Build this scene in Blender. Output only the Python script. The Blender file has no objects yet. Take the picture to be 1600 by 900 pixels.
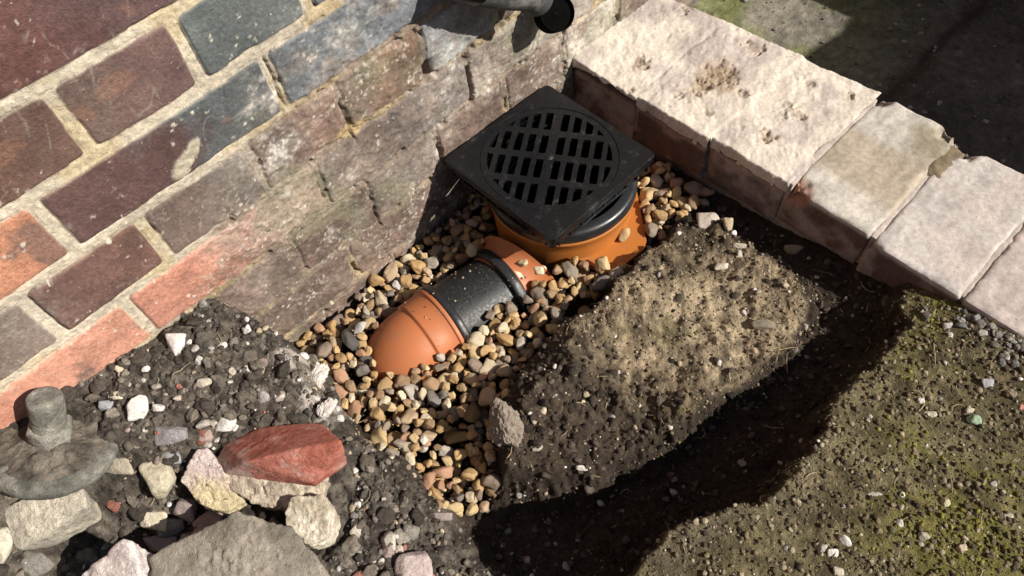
import bpy, bmesh, math, random
import numpy as np
from mathutils import Vector, Matrix

# ------------------------------------------------------------------ camera, sky, sun, exposure
# Units while building: millimetres on site axes (x along the house wall, y away from it is negative, z up).
# Z0 lifts the gravel bed to about zero; P() turns mm into Blender metres.
Z0 = 480.0
def P(x, y, z): return ((x) / 1000.0, (y) / 1000.0, (z + Z0) / 1000.0)
CR = np.array([[0.7061, -0.7046, -0.0708], [-0.6270, -0.5756, -0.5249], [0.3291, 0.4151, -0.8482]])
u_, s_, v_ = np.linalg.svd(CR); CR = u_ @ v_
CC = np.array([30.78, -558.22, 372.11]); CF = 1184.76
scene = bpy.context.scene
col = scene.collection
camd = bpy.data.cameras.new('camera'); cam = bpy.data.objects.new('camera', camd); col.objects.link(cam)
m4 = Matrix.Identity(4)
for i in range(3):
    m4[i][0] = CR[0][i]; m4[i][1] = -CR[1][i]; m4[i][2] = -CR[2][i]
m4.translation = Vector(P(*CC)); cam.matrix_world = m4
camd.sensor_width = 36; camd.lens = 36 * CF / 1600; camd.clip_start = 0.01; camd.clip_end = 500
scene.camera = cam
SUN = Vector((0.63, -1.2, 1.0)).normalized()
world = bpy.data.worlds.new('World'); scene.world = world; world.use_nodes = True
nt = world.node_tree; nt.nodes.clear()
sky = nt.nodes.new('ShaderNodeTexSky'); sky.sky_type = 'NISHITA'; sky.sun_disc = False
sky.sun_elevation = math.asin(SUN.z); sky.sun_rotation = math.atan2(SUN.x, SUN.y)
bg = nt.nodes.new('ShaderNodeBackground'); bg.inputs[1].default_value = 0.05
wo = nt.nodes.new('ShaderNodeOutputWorld')
nt.links.new(sky.outputs[0], bg.inputs[0]); nt.links.new(bg.outputs[0], wo.inputs[0])
sl = bpy.data.lights.new('sun', 'SUN'); sl.energy = 5.0; sl.angle = math.radians(0.55); sl.color = (1.0, 0.93, 0.82)
so = bpy.data.objects.new('sun', sl); col.objects.link(so)
so.rotation_euler = (-SUN).to_track_quat('-Z', 'Y').to_euler(); so.location = (2, -3, 3)
scene.view_settings.view_transform = 'Standard'; scene.view_settings.look = 'None'
scene.view_settings.exposure = 0.55; scene.view_settings.gamma = 1.0

rnd = random.Random(7)
rng = np.random.RandomState(7)

# ------------------------------------------------------------------ numpy helpers
def ray(px, py): return CR.T @ np.array([(px - 800) / CF, (py - 450) / CF, 1.0])
def onz(px, py, z): d = ray(px, py); return CC + d * (z - CC[2]) / d[2]
def onwall(px, py, y=0.0): d = ray(px, py); return CC + d * (y - CC[1]) / d[1]
def pix(X):
    q = (np.asarray(X, float) - CC) @ CR.T
    return np.stack([800 + CF * q[..., 0] / q[..., 2], 450 + CF * q[..., 1] / q[..., 2], q[..., 2]], -1)

def _h(a, b, c, seed):
    n = (a * 374761393 + b * 668265263 + c * 2147483647 + seed * 1274126177) & 0xFFFFFFFF
    n = ((n ^ (n >> 13)) * 1274126177) & 0xFFFFFFFF
    n = ((n ^ (n >> 16)) * 2246822519) & 0xFFFFFFFF
    return ((n ^ (n >> 15)) & 0xFFFFFF) / float(0xFFFFFF)
def vn2(x, y, seed=0):
    x = np.asarray(x, float); y = np.asarray(y, float)
    xi = np.floor(x).astype(np.int64); yi = np.floor(y).astype(np.int64)
    fx = x - xi; fy = y - yi
    fx = fx * fx * fx * (fx * (fx * 6 - 15) + 10); fy = fy * fy * fy * (fy * (fy * 6 - 15) + 10)
    h = lambda i, j: _h(xi + i, yi + j, 0 * xi, seed)
    return (h(0, 0) * (1 - fx) + h(1, 0) * fx) * (1 - fy) + (h(0, 1) * (1 - fx) + h(1, 1) * fx) * fy
def vn3(x, y, z, seed=0):
    xi = np.floor(x).astype(np.int64); yi = np.floor(y).astype(np.int64); zi = np.floor(z).astype(np.int64)
    fx = x - xi; fy = y - yi; fz = z - zi
    fx = fx * fx * (3 - 2 * fx); fy = fy * fy * (3 - 2 * fy); fz = fz * fz * (3 - 2 * fz)
    r = 0
    for k in (0, 1):
        h = lambda i, j: _h(xi + i, yi + j, zi + k, seed)
        a = (h(0, 0) * (1 - fx) + h(1, 0) * fx) * (1 - fy) + (h(0, 1) * (1 - fx) + h(1, 1) * fx) * fy
        r = r + a * (fz if k else (1 - fz))
    return r
def fbm2(x, y, s, octv=4, seed=0, g=0.5):
    r = 0; a = 1; t = 0
    for o in range(octv):
        r = r + a * (vn2(x / s + 13.7 * o, y / s - 7.3 * o, seed + o) - 0.5); t += a; a *= g; s = s / 2.03
    return r / t * 2
def fbm3(p, s, octv=4, seed=0, g=0.5):
    r = 0; a = 1; t = 0
    for o in range(octv):
        r = r + a * (vn3(p[:, 0] / s + 3.1 * o, p[:, 1] / s, p[:, 2] / s - 5.7 * o, seed + o) - 0.5); t += a; a *= g; s = s / 2.03
    return r / t * 2
def sst(a, b, x): t = np.clip((x - a) / (b - a), 0, 1); return t * t * (3 - 2 * t)
def clods(x, y, s, seed=0, fill=0.7):
    """rounded lumps scattered on a jittered grid: height 0..1 and a random value per lump"""
    xi = np.floor(x / s).astype(np.int64); yi = np.floor(y / s).astype(np.int64)
    best = np.zeros_like(x, float); rid = np.zeros_like(x, float)
    for i in (-1, 0, 1):
        for j in (-1, 0, 1):
            a = xi + i; b = yi + j; z = 0 * a
            cx = (a + 0.15 + 0.7 * _h(a, b, z, seed)) * s; cy = (b + 0.15 + 0.7 * _h(a, b, z, seed + 1)) * s
            k = _h(a, b, z, seed + 2); rr = s * (0.25 + 0.5 * k * _h(a, b, z, seed + 5))
            an = _h(a, b, z, seed + 3) * 6.28; e = 0.6 + 0.4 * _h(a, b, z, seed + 4)
            dx = x - cx; dy = y - cy
            p = (dx * np.cos(an) + dy * np.sin(an)) / rr; q = (-dx * np.sin(an) + dy * np.cos(an)) / (rr * e)
            v = np.clip(1 - p * p - q * q, 0, 1) ** 0.5 * rr / s * (k < fill)
            m = v > best; best = np.where(m, v, best); rid = np.where(m, _h(a, b, z, seed + 9), rid)
    return best, rid
def sdpoly(x, y, poly):
    """signed distance to a polygon, positive inside"""
    P_ = np.asarray(poly, float); n = len(P_); d = np.full(x.shape, 1e18); ins = np.zeros(x.shape, bool)
    for i in range(n):
        a = P_[i]; b = P_[(i + 1) % n]; e = b - a
        wx = x - a[0]; wy = y - a[1]; t = np.clip((wx * e[0] + wy * e[1]) / (e @ e), 0, 1)
        d = np.minimum(d, (wx - e[0] * t) ** 2 + (wy - e[1] * t) ** 2)
        c = ((a[1] > y) != (b[1] > y)) & (x < (b[0] - a[0]) * (y - a[1]) / (b[1] - a[1] + 1e-12) + a[0])
        ins ^= c
    return np.where(ins, 1, -1) * np.sqrt(d)
class TPS:
    def __init__(s, pts, vals, lam=2.0):
        X = np.array(pts, float) / 100; n = len(X); r = np.hypot(X[:, None, 0] - X[None, :, 0], X[:, None, 1] - X[None, :, 1])
        K = np.where(r > 0, r * r * np.log(r + 1e-12), 0) + lam * 0.01 * np.eye(n)
        A = np.zeros((n + 3, n + 3)); A[:n, :n] = K; A[:n, n] = 1; A[:n, n + 1:] = X; A[n, :n] = 1; A[n + 1:, :n] = X.T
        s.X = X; s.w = np.linalg.solve(A, np.concatenate([vals, [0, 0, 0]])); s.n = n
    def __call__(s, x, y):
        x = np.asarray(x, float) / 100; y = np.asarray(y, float) / 100
        r = s.w[s.n] + s.w[s.n + 1] * x + s.w[s.n + 2] * y
        for i in range(s.n):
            d2 = (x - s.X[i, 0]) ** 2 + (y - s.X[i, 1]) ** 2 + 1e-12
            r = r + s.w[i] * 0.5 * d2 * np.log(d2)
        return r
def pxpoly(pts, z): return [tuple(onz(a, b, z)[:2]) for a, b in pts]

# ------------------------------------------------------------------ mesh / object helpers
def tag(o, label=None, cat=None, group=None, kind=None):
    if label: o['label'] = label
    if cat: o['category'] = cat
    if group: o['group'] = group
    if kind: o['kind'] = kind
    return o
def link(name, me, mat=None, parent=None):
    o = bpy.data.objects.new(name, me); col.objects.link(o)
    if mat is not None: me.materials.append(mat)
    if parent is not None: o.parent = parent
    return o
def empty(name, loc=(0, 0, 0)):
    o = bpy.data.objects.new(name, None); o.empty_display_size = 0.02; col.objects.link(o); o.location = loc; return o
def mesh_np(name, V, F, smooth=True, colr=None):
    """V (n,3) metres; F (m,k) int, all the same size"""
    me = bpy.data.meshes.new(name); V = np.asarray(V, np.float32); F = np.asarray(F, np.int32); k = F.shape[1]
    me.vertices.add(len(V)); me.vertices.foreach_set('co', V.ravel())
    me.loops.add(F.size); me.loops.foreach_set('vertex_index', F.ravel())
    me.polygons.add(len(F)); me.polygons.foreach_set('loop_start', np.arange(0, F.size, k, dtype=np.int32))
    me.polygons.foreach_set('loop_total', np.full(len(F), k, np.int32))
    me.polygons.foreach_set('use_smooth', np.full(len(F), smooth))
    me.update(calc_edges=True)
    if colr is not None:
        a = me.color_attributes.new('Col', 'FLOAT_COLOR', 'POINT')
        c = np.ones((len(V), 4), np.float32); c[:, :3] = colr; a.data.foreach_set('color', c.ravel())
    return me
def gridfaces(nx, ny, flip=False):
    i = np.arange(nx * ny).reshape(ny, nx)
    a = i[:-1, :-1].ravel(); b = i[:-1, 1:].ravel(); c = i[1:, 1:].ravel(); d = i[1:, :-1].ravel()
    return np.stack([a, d, c, b] if flip else [a, b, c, d], 1)
def axis(fine0, fine1, step, lo, hi, grow=1.25):
    a = list(np.arange(fine0, fine1 + step / 2, step)); s = step
    while a[-1] < hi: s *= grow; a.append(min(a[-1] + s, hi))
    s = step; l = []
    x = a[0]
    while x > lo: s *= grow; x = max(x - s, lo); l.append(x)
    return np.array(l[::-1] + a)
def bm_mesh(bm, name, smooth=True):
    me = bpy.data.meshes.new(name); bm.to_mesh(me); bm.free()
    me.polygons.foreach_set('use_smooth', [smooth] * len(me.polygons)); return me
def join_meshes(parts):
    """parts: list of (V,F) with the same face size -> V,F"""
    vs = []; fs = []; n = 0
    for V, F in parts: vs.append(V); fs.append(F + n); n += len(V)
    return np.concatenate(vs), np.concatenate(fs)
def revolve(prof, n=96, a0=0.0, a1=2 * math.pi):
    """prof [(r,z)] -> closed lathe about z, mm"""
    V = []; m = len(prof)
    for i in range(n):
        t = a0 + (a1 - a0) * i / n
        for r, z in prof: V.append((r * math.cos(t), r * math.sin(t), z))
    F = []
    for i in range(n):
        j = (i + 1) % n
        for k in range(m - 1): F.append((i * m + k, j * m + k, j * m + k + 1, i * m + k + 1))
    return np.array(V, float), np.array(F)
def sweep(path, radii, n=48):
    """tube along a path of points (mm) with a radius at each"""
    Pn = np.array(path, float); V = []; m = len(Pn)
    T = np.gradient(Pn, axis=0); T /= np.linalg.norm(T, axis=1)[:, None]
    up = np.array([0, 0, 1.0]) if abs(T[0][2]) < 0.9 else np.array([0, 1.0, 0])
    for i in range(m):
        s = np.cross(T[i], up); s /= np.linalg.norm(s); w = np.cross(s, T[i])
        for k in range(n):
            a = 2 * math.pi * k / n; V.append(Pn[i] + radii[i] * (math.cos(a) * s + math.sin(a) * w))
    F = []
    for i in range(m - 1):
        for k in range(n):
            j = (k + 1) % n; F.append((i * n + k, (i + 1) * n + k, (i + 1) * n + j, i * n + j))
    return np.array(V), np.array(F)
def toM(V): V = np.array(V, float); V[:, 2] += Z0; return V / 1000.0

# ------------------------------------------------------------------ materials
def new_mat(name):
    m = bpy.data.materials.new(name); m.use_nodes = True; n = m.node_tree; n.nodes.clear()
    o = n.nodes.new('ShaderNodeOutputMaterial'); b = n.nodes.new('ShaderNodeBsdfPrincipled'); n.links.new(b.outputs[0], o.inputs[0])
    return m, n, b
def nnoise(n, scale, detail=4, rough=0.6, coord='Object', vec=None):
    t = n.nodes.new('ShaderNodeTexNoise'); t.inputs['Scale'].default_value = scale; t.inputs['Detail'].default_value = detail
    t.inputs['Roughness'].default_value = rough
    if vec is None:
        c = n.nodes.new('ShaderNodeTexCoord'); n.links.new(c.outputs[coord], t.inputs['Vector'])
    else: n.links.new(vec, t.inputs['Vector'])
    return t.outputs['Fac']
def ramp(n, fac, stops):
    r = n.nodes.new('ShaderNodeValToRGB'); n.links.new(fac, r.inputs[0])
    while len(r.color_ramp.elements) < len(stops): r.color_ramp.elements.new(0.5)
    for e, (p, c) in zip(r.color_ramp.elements, stops):
        e.position = p; e.color = (c, c, c, 1) if isinstance(c, (int, float)) else (*c, 1)
    return r.outputs[0]
def mix(n, a, b, fac=None, mode='MIX', f=1.0):
    x = n.nodes.new('ShaderNodeMix'); x.data_type = 'RGBA'; x.blend_type = mode
    if fac is None: x.inputs[0].default_value = f
    else: n.links.new(fac, x.inputs[0])
    for s, k in ((a, 6), (b, 7)):
        if isinstance(s, tuple): x.inputs[k].default_value = (*s, 1)
        else: n.links.new(s, x.inputs[k])
    return x.outputs[2]
def bump(n, b, h, strength=0.5, dist=0.001, prev=None):
    u = n.nodes.new('ShaderNodeBump'); u.inputs['Strength'].default_value = strength; u.inputs['Distance'].default_value = dist
    n.links.new(h, u.inputs['Height'])
    if prev is not None: n.links.new(prev, u.inputs['Normal'])
    n.links.new(u.outputs[0], b.inputs['Normal']); return u.outputs[0]
def attr_mat(name, rough=0.9, fine=900, coarse=140, amp=(0.72, 1.28), bst=0.6, bd=0.0012, src='Col', spec=0.3, specks=None):
    """surface whose own colour comes from a per-point (or per-object) colour, roughened by fine noise"""
    m, n, b = new_mat(name)
    if src == 'Col':
        a = n.nodes.new('ShaderNodeVertexColor'); a.layer_name = 'Col'; c = a.outputs[0]
    else:
        a = n.nodes.new('ShaderNodeObjectInfo'); c = a.outputs['Color']
    f1 = nnoise(n, fine, 3, 0.7); f2 = nnoise(n, coarse, 5, 0.65)
    c = mix(n, c, ramp(n, f1, [(0.28, amp[0]), (0.72, amp[1])]), mode='MULTIPLY')
    c = mix(n, c, ramp(n, f2, [(0.3, amp[0] * 1.06), (0.7, amp[1])]), mode='MULTIPLY')
    if specks:
        f3 = nnoise(n, specks[0], 2, 0.5)
        c = mix(n, c, specks[1], ramp(n, f3, [(specks[2], 0.0), (specks[2] + 0.05, 1.0)]))
    n.links.new(c, b.inputs['Base Color'])
    b.inputs['Roughness'].default_value = rough; b.inputs['Specular IOR Level'].default_value = spec
    p = bump(n, b, f2, bst, bd * 2.2); bump(n, b, f1, bst, bd, p)
    return m
def plastic(name, c, rough=0.35, dirt=None, dirt_lo=0.55, bst=0.15, spec=0.5, dirtscale=60):
    m, n, b = new_mat(name)
    f = nnoise(n, dirtscale, 6, 0.7); g = nnoise(n, 700, 3, 0.7)
    cc = mix(n, c, tuple(min(1, k * 0.7) for k in c), f)
    if dirt: cc = mix(n, cc, dirt, ramp(n, f, [(dirt_lo, 0.0), (dirt_lo + 0.16, 0.85)]))
    if dirt: cc = mix(n, cc, dirt, ramp(n, g, [(0.62, 0.0), (0.7, 0.7)]))
    n.links.new(cc, b.inputs['Base Color'])
    if name.startswith(('terracotta', 'orange')):   # dried mud film left from the trench
        f3 = nnoise(n, 17, 5, 0.7); cc = mix(n, cc, (0.30, 0.185, 0.115), ramp(n, f3, [(0.42, 0.0), (0.62, 0.75)]))
    if name == 'black plastic':      # pale scuffs and dust streaks on the moulding, lightened to imitate glints
        tc = n.nodes.new('ShaderNodeTexCoord'); mp = n.nodes.new('ShaderNodeMapping'); mp.inputs['Scale'].default_value = (30, 190, 90); mp.inputs['Rotation'].default_value = (0, 0, 0.6); n.links.new(tc.outputs['Object'], mp.inputs[0])
        f4 = nnoise(n, 1.0, 5, 0.75, vec=mp.outputs[0]); cc = mix(n, cc, (0.12, 0.122, 0.12), ramp(n, f4, [(0.56, 0.0), (0.72, 0.8)]))
        f5 = nnoise(n, 26, 6, 0.75); cc = mix(n, cc, (0.055, 0.055, 0.052), ramp(n, f5, [(0.52, 0.0), (0.68, 0.65)]))
        f6 = nnoise(n, 420, 2, 0.5); cc = mix(n, cc, (0.30, 0.28, 0.25), ramp(n, f6, [(0.68, 0.0), (0.72, 0.9)]))
    rr = ramp(n, f, [(0.35, rough), (0.7, min(1, rough + 0.35))]); n.links.new(rr, b.inputs['Roughness'])
    b.inputs['Specular IOR Level'].default_value = spec
    pv = bump(n, b, g, bst, 0.0006)
    if name == 'black plastic': bump(n, b, nnoise(n, 24, 3, 0.6), 0.35, 0.004, pv)
    return m
M = {}
M['wall'] = attr_mat('weathered brick and mortar', 0.88, 1000, 260, (0.70, 1.27), 0.7, 0.0010, specks=(330, (0.55, 0.50, 0.44), 0.73))
M['ground'] = attr_mat('soil', 0.95, 700, 150, (0.55, 1.45), 0.8, 0.0022, specks=(260, (0.34, 0.31, 0.27), 0.72), spec=0.2)
M['crumb'] = attr_mat('soil crumbs', 0.95, 900, 260, (0.6, 1.4), 0.7, 0.0012, spec=0.2)
M['kerb'] = attr_mat('old kerb brick', 0.9, 900, 170, (0.74, 1.2), 0.35, 0.0006, spec=0.25, specks=(300, (0.20, 0.16, 0.13), 0.70))
M['stone'] = attr_mat('broken stone', 0.9, 800, 150, (0.7, 1.25), 0.7, 0.0015, src='Obj', specks=(420, (0.10, 0.08, 0.06), 0.70))
M['stonecol'] = attr_mat('rubble', 0.92, 800, 190, (0.66, 1.25), 0.8, 0.0016, specks=(240, (0.11, 0.09, 0.07), 0.68))
M['pebble'] = attr_mat('pea gravel', 0.62, 500, 90, (0.72, 1.2), 0.35, 0.0008, src='Obj', spec=0.4, specks=(200, (0.20, 0.11, 0.05), 0.68))
M['path'] = attr_mat('old concrete path', 0.92, 700, 90, (0.6, 1.35), 0.7, 0.002, spec=0.2, specks=(230, (0.30, 0.29, 0.27), 0.74))
M['black'] = plastic('black plastic', (0.006, 0.007, 0.009), 0.16, (0.045, 0.045, 0.045), 0.58, 0.35, 0.42, 60)
M['blackclean'] = plastic('black rubber ring', (0.018, 0.019, 0.022), 0.24, (0.06, 0.055, 0.05), 0.68, 0.15, 0.5)
M['blackdusty'] = plastic('dusty black plastic', (0.014, 0.016, 0.018), 0.34, (0.065, 0.062, 0.056), 0.54, 0.4, 0.45, 330)
M['orange'] = plastic('orange drainage plastic', (0.46, 0.158, 0.028), 0.4, (0.30, 0.14, 0.06), 0.58, 0.08, 0.45, 40)
M['clay'] = plastic('terracotta coloured pipe plastic', (0.46, 0.155, 0.060), 0.36, (0.30, 0.14, 0.08), 0.56, 0.1, 0.45, 40)
M['greyplastic'] = plastic('grey painted plastic', (0.045, 0.048, 0.05), 0.5, (0.16, 0.155, 0.14), 0.5, 0.5)
M['dark'] = plastic('interior shade black', (0.002, 0.002, 0.002), 0.8, spec=0.05)  # near-black tone puts interior shade of pot and pipe mouth into the colour
M['mud'] = attr_mat('mud caked metal', 0.85, 700, 120, (0.62, 1.4), 0.8, 0.002, spec=0.4)
M['wood'] = plastic('weathered timber', (0.18, 0.13, 0.09), 0.8, (0.25, 0.22, 0.18), 0.5)

# ------------------------------------------------------------------ ground height
GX, GY = 488.0, -114.0           # centre of the gully pot
base_pts = [(640, 400, -484), (560, 495, -500), (480, 540, -498), (560, 620, -492), (680, 690, -492), (705, 775, -488),
            (900, 480, -484), (800, 540, -490), (1000, 330, -462), (1100, 300, -452), (1160, 325, -445), (1215, 370, -440), (1300, 420, -425),
            (900, 140, -470), (760, 850, -490), (880, 800, -486), (1000, 760, -478), (1120, 680, -462), (1250, 600, -446), (1340, 530, -430),
            (1400, 480, -412), (800, 900, -492), (900, 900, -492), (400, 900, -480), (300, 700, -470), (1500, 500, -400), (1600, 560, -395)]
W3 = [onz(a, b, z) for a, b, z in base_pts]
W3 += [np.array(q) for q in ((0, 0, -500.0), (-250, 0, -480.0), (-300, -400, -480.0), (100, -700, -480.0), (620, -60, -470), (700, -700, -400), (0, -550, -490))]
base_tps = TPS([w[:2] for w in W3], [w[2] for w in W3])
# rubble heap by the wall, lower left
heapA = pxpoly([(330, 455)], -302) + pxpoly([(385, 485), (432, 508)], -330) + pxpoly([(468, 560), (508, 625), (520, 670)], -360) + \
        pxpoly([(560, 695), (620, 715), (655, 745), (690, 790), (705, 830), (740, 870), (790, 930)], -410)
heapA = [(72.0, 60.0)] + heapA[0:] + [(60, -480), (-100, -640), (-700, -640), (-700, 60)]
heap_tps = TPS([onz(*q)[:2] for q in [(340, 465, -302), (220, 545, -297), (100, 600, -285), (0, 640, -262), (420, 520, -330), (500, 640, -362), (400, 620, -330),
                (300, 650, -320), (200, 700, -312), (90, 700, -300), (100, 790, -335), (30, 870, -330), (150, 840, -400), (270, 815, -402), (330, 800, -388), (300, 880, -392),
                (420, 870, -378), (480, 760, -392), (480, 820, -396), (560, 740, -405), (620, 780, -418), (690, 850, -430), (600, 870, -405), (760, 920, -445), (400, 740, -378)]],
               [q[2] for q in [(340, 465, -302), (220, 545, -297), (100, 600, -285), (0, 640, -262), (420, 520, -330), (500, 640, -362), (400, 620, -330),
                (300, 650, -320), (200, 700, -312), (90, 700, -300), (100, 790, -335), (30, 870, -330), (150, 840, -400), (270, 815, -402), (330, 800, -388), (300, 880, -392),
                (420, 870, -378), (480, 760, -392), (480, 820, -396), (560, 740, -405), (620, 780, -418), (690, 850, -430), (600, 870, -405), (760, 920, -445), (400, 740, -378)]], 4)
# central block of compacted earth
slabC = pxpoly([(1125, 338), (1060, 350), (1000, 398), (945, 440), (925, 480), (870, 500), (815, 560), (762, 630), (765, 700), (772, 752), (840, 755), (930, 742), (1010, 705), (1100, 650), (1185, 600),
                (1215, 570), (1262, 520), (1285, 480), (1260, 440), (1200, 385)], -425)
RIM = [tuple(onz(a, b, -395)[:2]) for a, b in [(985, 455), (955, 480), (925, 515), (890, 560), (850, 605), (820, 650)]]
# mossy bank on the right
bankE = [(1395, 478), (1418, 505), (1372, 562), (1328, 600), (1284, 645), (1266, 685), (1242, 722), (1196, 768), (1125, 792), (1049, 826), (1000, 875), (970, 910)]
bankZ = [-384, -378, -372, -366, -360, -356, -352, -349, -346, -344, -342, -342]
bank = [tuple(onz(a, b, z)[:2]) for (a, b), z in zip(bankE, bankZ)] + [(130, -760), (400, -2500), (2500, -2500), (700, -520)]
bank_tps = TPS([onz(a, b, z)[:2] for (a, b), z in zip(bankE, bankZ)] + [(640, -590), (640, -760), (500, -800), (300, -800), (500, -640)],
               bankZ + [-370, -366, -362, -352, -364], 6)
def H(x, y, fine=True):
    x = np.asarray(x, float); y = np.asarray(y, float)
    cx = np.clip(x, -320, 760); cy = np.clip(y, -850, 40)
    b = base_tps(cx, cy)
    wob = fbm2(x, y, 45, 4, 3) * 9
    wob2 = fbm2(x, y, 13, 4, 7, 0.6) * 7
    sC = sdpoly(x, y, slabC) + wob * 1.3 + wob2
    sR = sdpoly(x, y, bank) + wob * 0.9 + wob2 * 0.8
    sA = sdpoly(x, y, heapA) + wob
    rim = 0
    for (rx, ry) in RIM: rim = np.maximum(rim, np.exp(-(((x - rx) / 46) ** 2 + ((y - ry) / 46) ** 2)))
    topC = -428 + 34 * rim + fbm2(x, y, 60, 4, 11, 0.6) * 17 - 12 * sst(290, 200, x) * (1 - rim)
    b2 = b + (np.maximum(topC, b) - b) * sst(-20, 15, sC)
    b2 = b2 + (bank_tps(cx, cy) + fbm2(x, y, 120, 3, 21) * 6 - b2) * sst(-12, 5, sR)
    b2 = b2 + (heap_tps(cx, cy) - b2) * sst(-24, 10, sA) ** 0.8
    # raised soil near the kerb is already in the control points; the pot has its own hole
    if fine:
        near = (x > -360) & (x < 700) & (y > -900) & (y < 60)
        zA = sst(-20, 5, sA); zC = sst(-8, 8, sC) * (1 - zA); zR = sst(-12, 5, sR) * (1 - zA)
        rest = np.clip(1 - zA - zC - zR, 0, 1)
        c1, _ = clods(x, y, 22, 5, 0.75); c2, _ = clods(x, y, 9, 15, 0.8); c3, _ = clods(x, y, 4.6, 25, 0.8)
        amp1 = zA * 9 + zC * 4 + zR * 1.5 + rest * 6
        dk = sst(385, 290, x + 0.25 * (y + 300)) * zC      # crumblier dark side of the central block
        amp1 = amp1 + dk * 7
        amp2 = zA * 5.0 + zC * 3.4 + zR * 1.5 + rest * 3 + dk * 4
        amp3 = zA * 3.2 + zC * 2.6 + zR * 2.6 + rest * 2 + dk * 2
        b2 = b2 + c1 * amp1 + c2 * amp2 + c3 * amp3 + fbm2(x, y, 30, 5, 31, 0.6) * (zA * 9 + zC * 5 + zR * 2.4 + rest * 4)
        # step and scratches in the central block (struck layer edge)
    b2 = np.where((x > 420) & (x < 600) & (y < -120) & (y > -255) & (sdpoly(x, y, [(420, -170), (436, -240), (450, -250), (508, -254), (524, -244), (560, -205), (560, -120), (420, -120)]) > 0), np.minimum(b2, -458), b2)
    g = np.hypot(x - GX, y - GY)
    b2 = np.where(g < 86, np.minimum(b2, -700), b2)
    return b2
def hit(px, py, lo=-520.0, hi=-200.0):
    """the point of the ground seen from the camera along a ray"""
    zs = np.linspace(hi, lo, 260); d = ray(px, py); pts = CC[None] + d[None] * ((zs - CC[2]) / d[2])[:, None]
    h = H(pts[:, 0], pts[:, 1], False); k = np.argmax(h >= zs)
    return pts[k]

xs = axis(-300, 640, 1.9, -60000, 60000, 1.22); ys = axis(-640, 6, 1.9, -60000, 60000, 1.22)
X, Y = np.meshgrid(xs, ys)
Z = H(X.ravel(), Y.ravel())
# behind the low wall the ground lies under the path
Z = np.where((X.ravel() > 700) | (Y.ravel() > 60), -470.0, Z)
x_, y_ = X.ravel(), Y.ravel()
sA = sdpoly(x_, y_, heapA); sC = sdpoly(x_, y_, slabC); sR = sdpoly(x_, y_, bank)
wz = fbm2(x_, y_, 45, 4, 3) * 9
zA = sst(-20, 5, sA + wz)[:, None]; w2 = fbm2(x_, y_, 13, 4, 7, 0.6) * 7
zC = sst(4, 14, sC + wz * 1.3 + w2)[:, None]; zR = sst(1, 7, sR + wz * 0.9 + w2 * 0.8)[:, None]  # zones stop short of steep faces, leaving them dark soil as painted trench shade
n1 = (fbm2(x_, y_, 70, 4, 51) * 0.5 + 0.5)[:, None]; n2 = (fbm2(x_, y_, 16, 4, 61) * 0.5 + 0.5)[:, None]; n3 = (fbm2(x_, y_, 180, 3, 71) * 0.5 + 0.5)[:, None]
def lerp(a, b, t): return np.asarray(a) + (np.asarray(b) - np.asarray(a)) * t
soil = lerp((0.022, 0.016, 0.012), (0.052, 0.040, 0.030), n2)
n4 = (fbm2(x_, y_, 7, 4, 63, 0.65) * 0.5 + 0.5)[:, None]
cA = lerp((0.030, 0.025, 0.021), (0.150, 0.130, 0.108), sst(0.3, 0.75, n2 * 0.45 + n4 * 0.55))
cC = lerp((0.055, 0.042, 0.028), (0.30, 0.235, 0.155), sst(0.28, 0.78, n1 * 0.5 + n2 * 0.5))
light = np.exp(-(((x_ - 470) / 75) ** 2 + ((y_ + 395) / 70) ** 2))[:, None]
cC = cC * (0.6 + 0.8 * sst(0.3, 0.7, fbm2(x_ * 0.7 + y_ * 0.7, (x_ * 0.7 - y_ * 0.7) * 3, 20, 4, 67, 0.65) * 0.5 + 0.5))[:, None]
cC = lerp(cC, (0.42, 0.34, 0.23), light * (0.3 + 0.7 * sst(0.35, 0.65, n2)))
cC = lerp(cC, (0.16, 0.15, 0.06), 0.45 * sst(0.62, 0.74, (fbm2(x_, y_, 60, 3, 81) * 0.5 + 0.5)[:, None]) * 0.5)
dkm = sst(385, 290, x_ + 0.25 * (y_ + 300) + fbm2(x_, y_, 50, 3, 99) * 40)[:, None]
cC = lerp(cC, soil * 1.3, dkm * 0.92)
cR = lerp((0.072, 0.060, 0.032), (0.170, 0.144, 0.080), sst(0.3, 0.75, n2))
moss = (sst(0.42, 0.64, (fbm2(x_, y_, 75, 5, 91, 0.62) * 0.5 + 0.5)) * sst(-545, -600, y_ + (500 - x_) * 0.35))[:, None]
cR = lerp(cR, lerp((0.100, 0.095, 0.026), (0.175, 0.158, 0.045), n2), moss * 0.85)
cR = lerp(cR, (0.16, 0.135, 0.10), sst(0.5, 0.75, (fbm2(x_, y_, 130, 3, 93) * 0.5 + 0.5))[:, None] * 0.5)
ea = onz(455, 520, -380); eb = onz(520, 660, -400); de = (eb - ea)[:2]; te = np.clip(((x_ - ea[0]) * de[0] + (y_ - ea[1]) * de[1]) / (de @ de), 0, 1)
dl = np.hypot(x_ - ea[0] - de[0] * te, y_ - ea[1] - de[1] * te) + fbm2(x_, y_, 22, 4, 95) * 22
lime = sst(16, 4, dl)[:, None] * sst(-0.25, 0.15, fbm2(x_, y_, 14, 4, 97))[:, None]
cA = lerp(cA, (0.50, 0.45, 0.42), lime * 0.9)
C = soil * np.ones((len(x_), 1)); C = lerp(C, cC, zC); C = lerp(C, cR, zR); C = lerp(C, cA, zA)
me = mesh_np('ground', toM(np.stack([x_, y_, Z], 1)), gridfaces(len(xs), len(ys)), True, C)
tag(link('ground', me, M['ground']), kind='structure')

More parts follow.
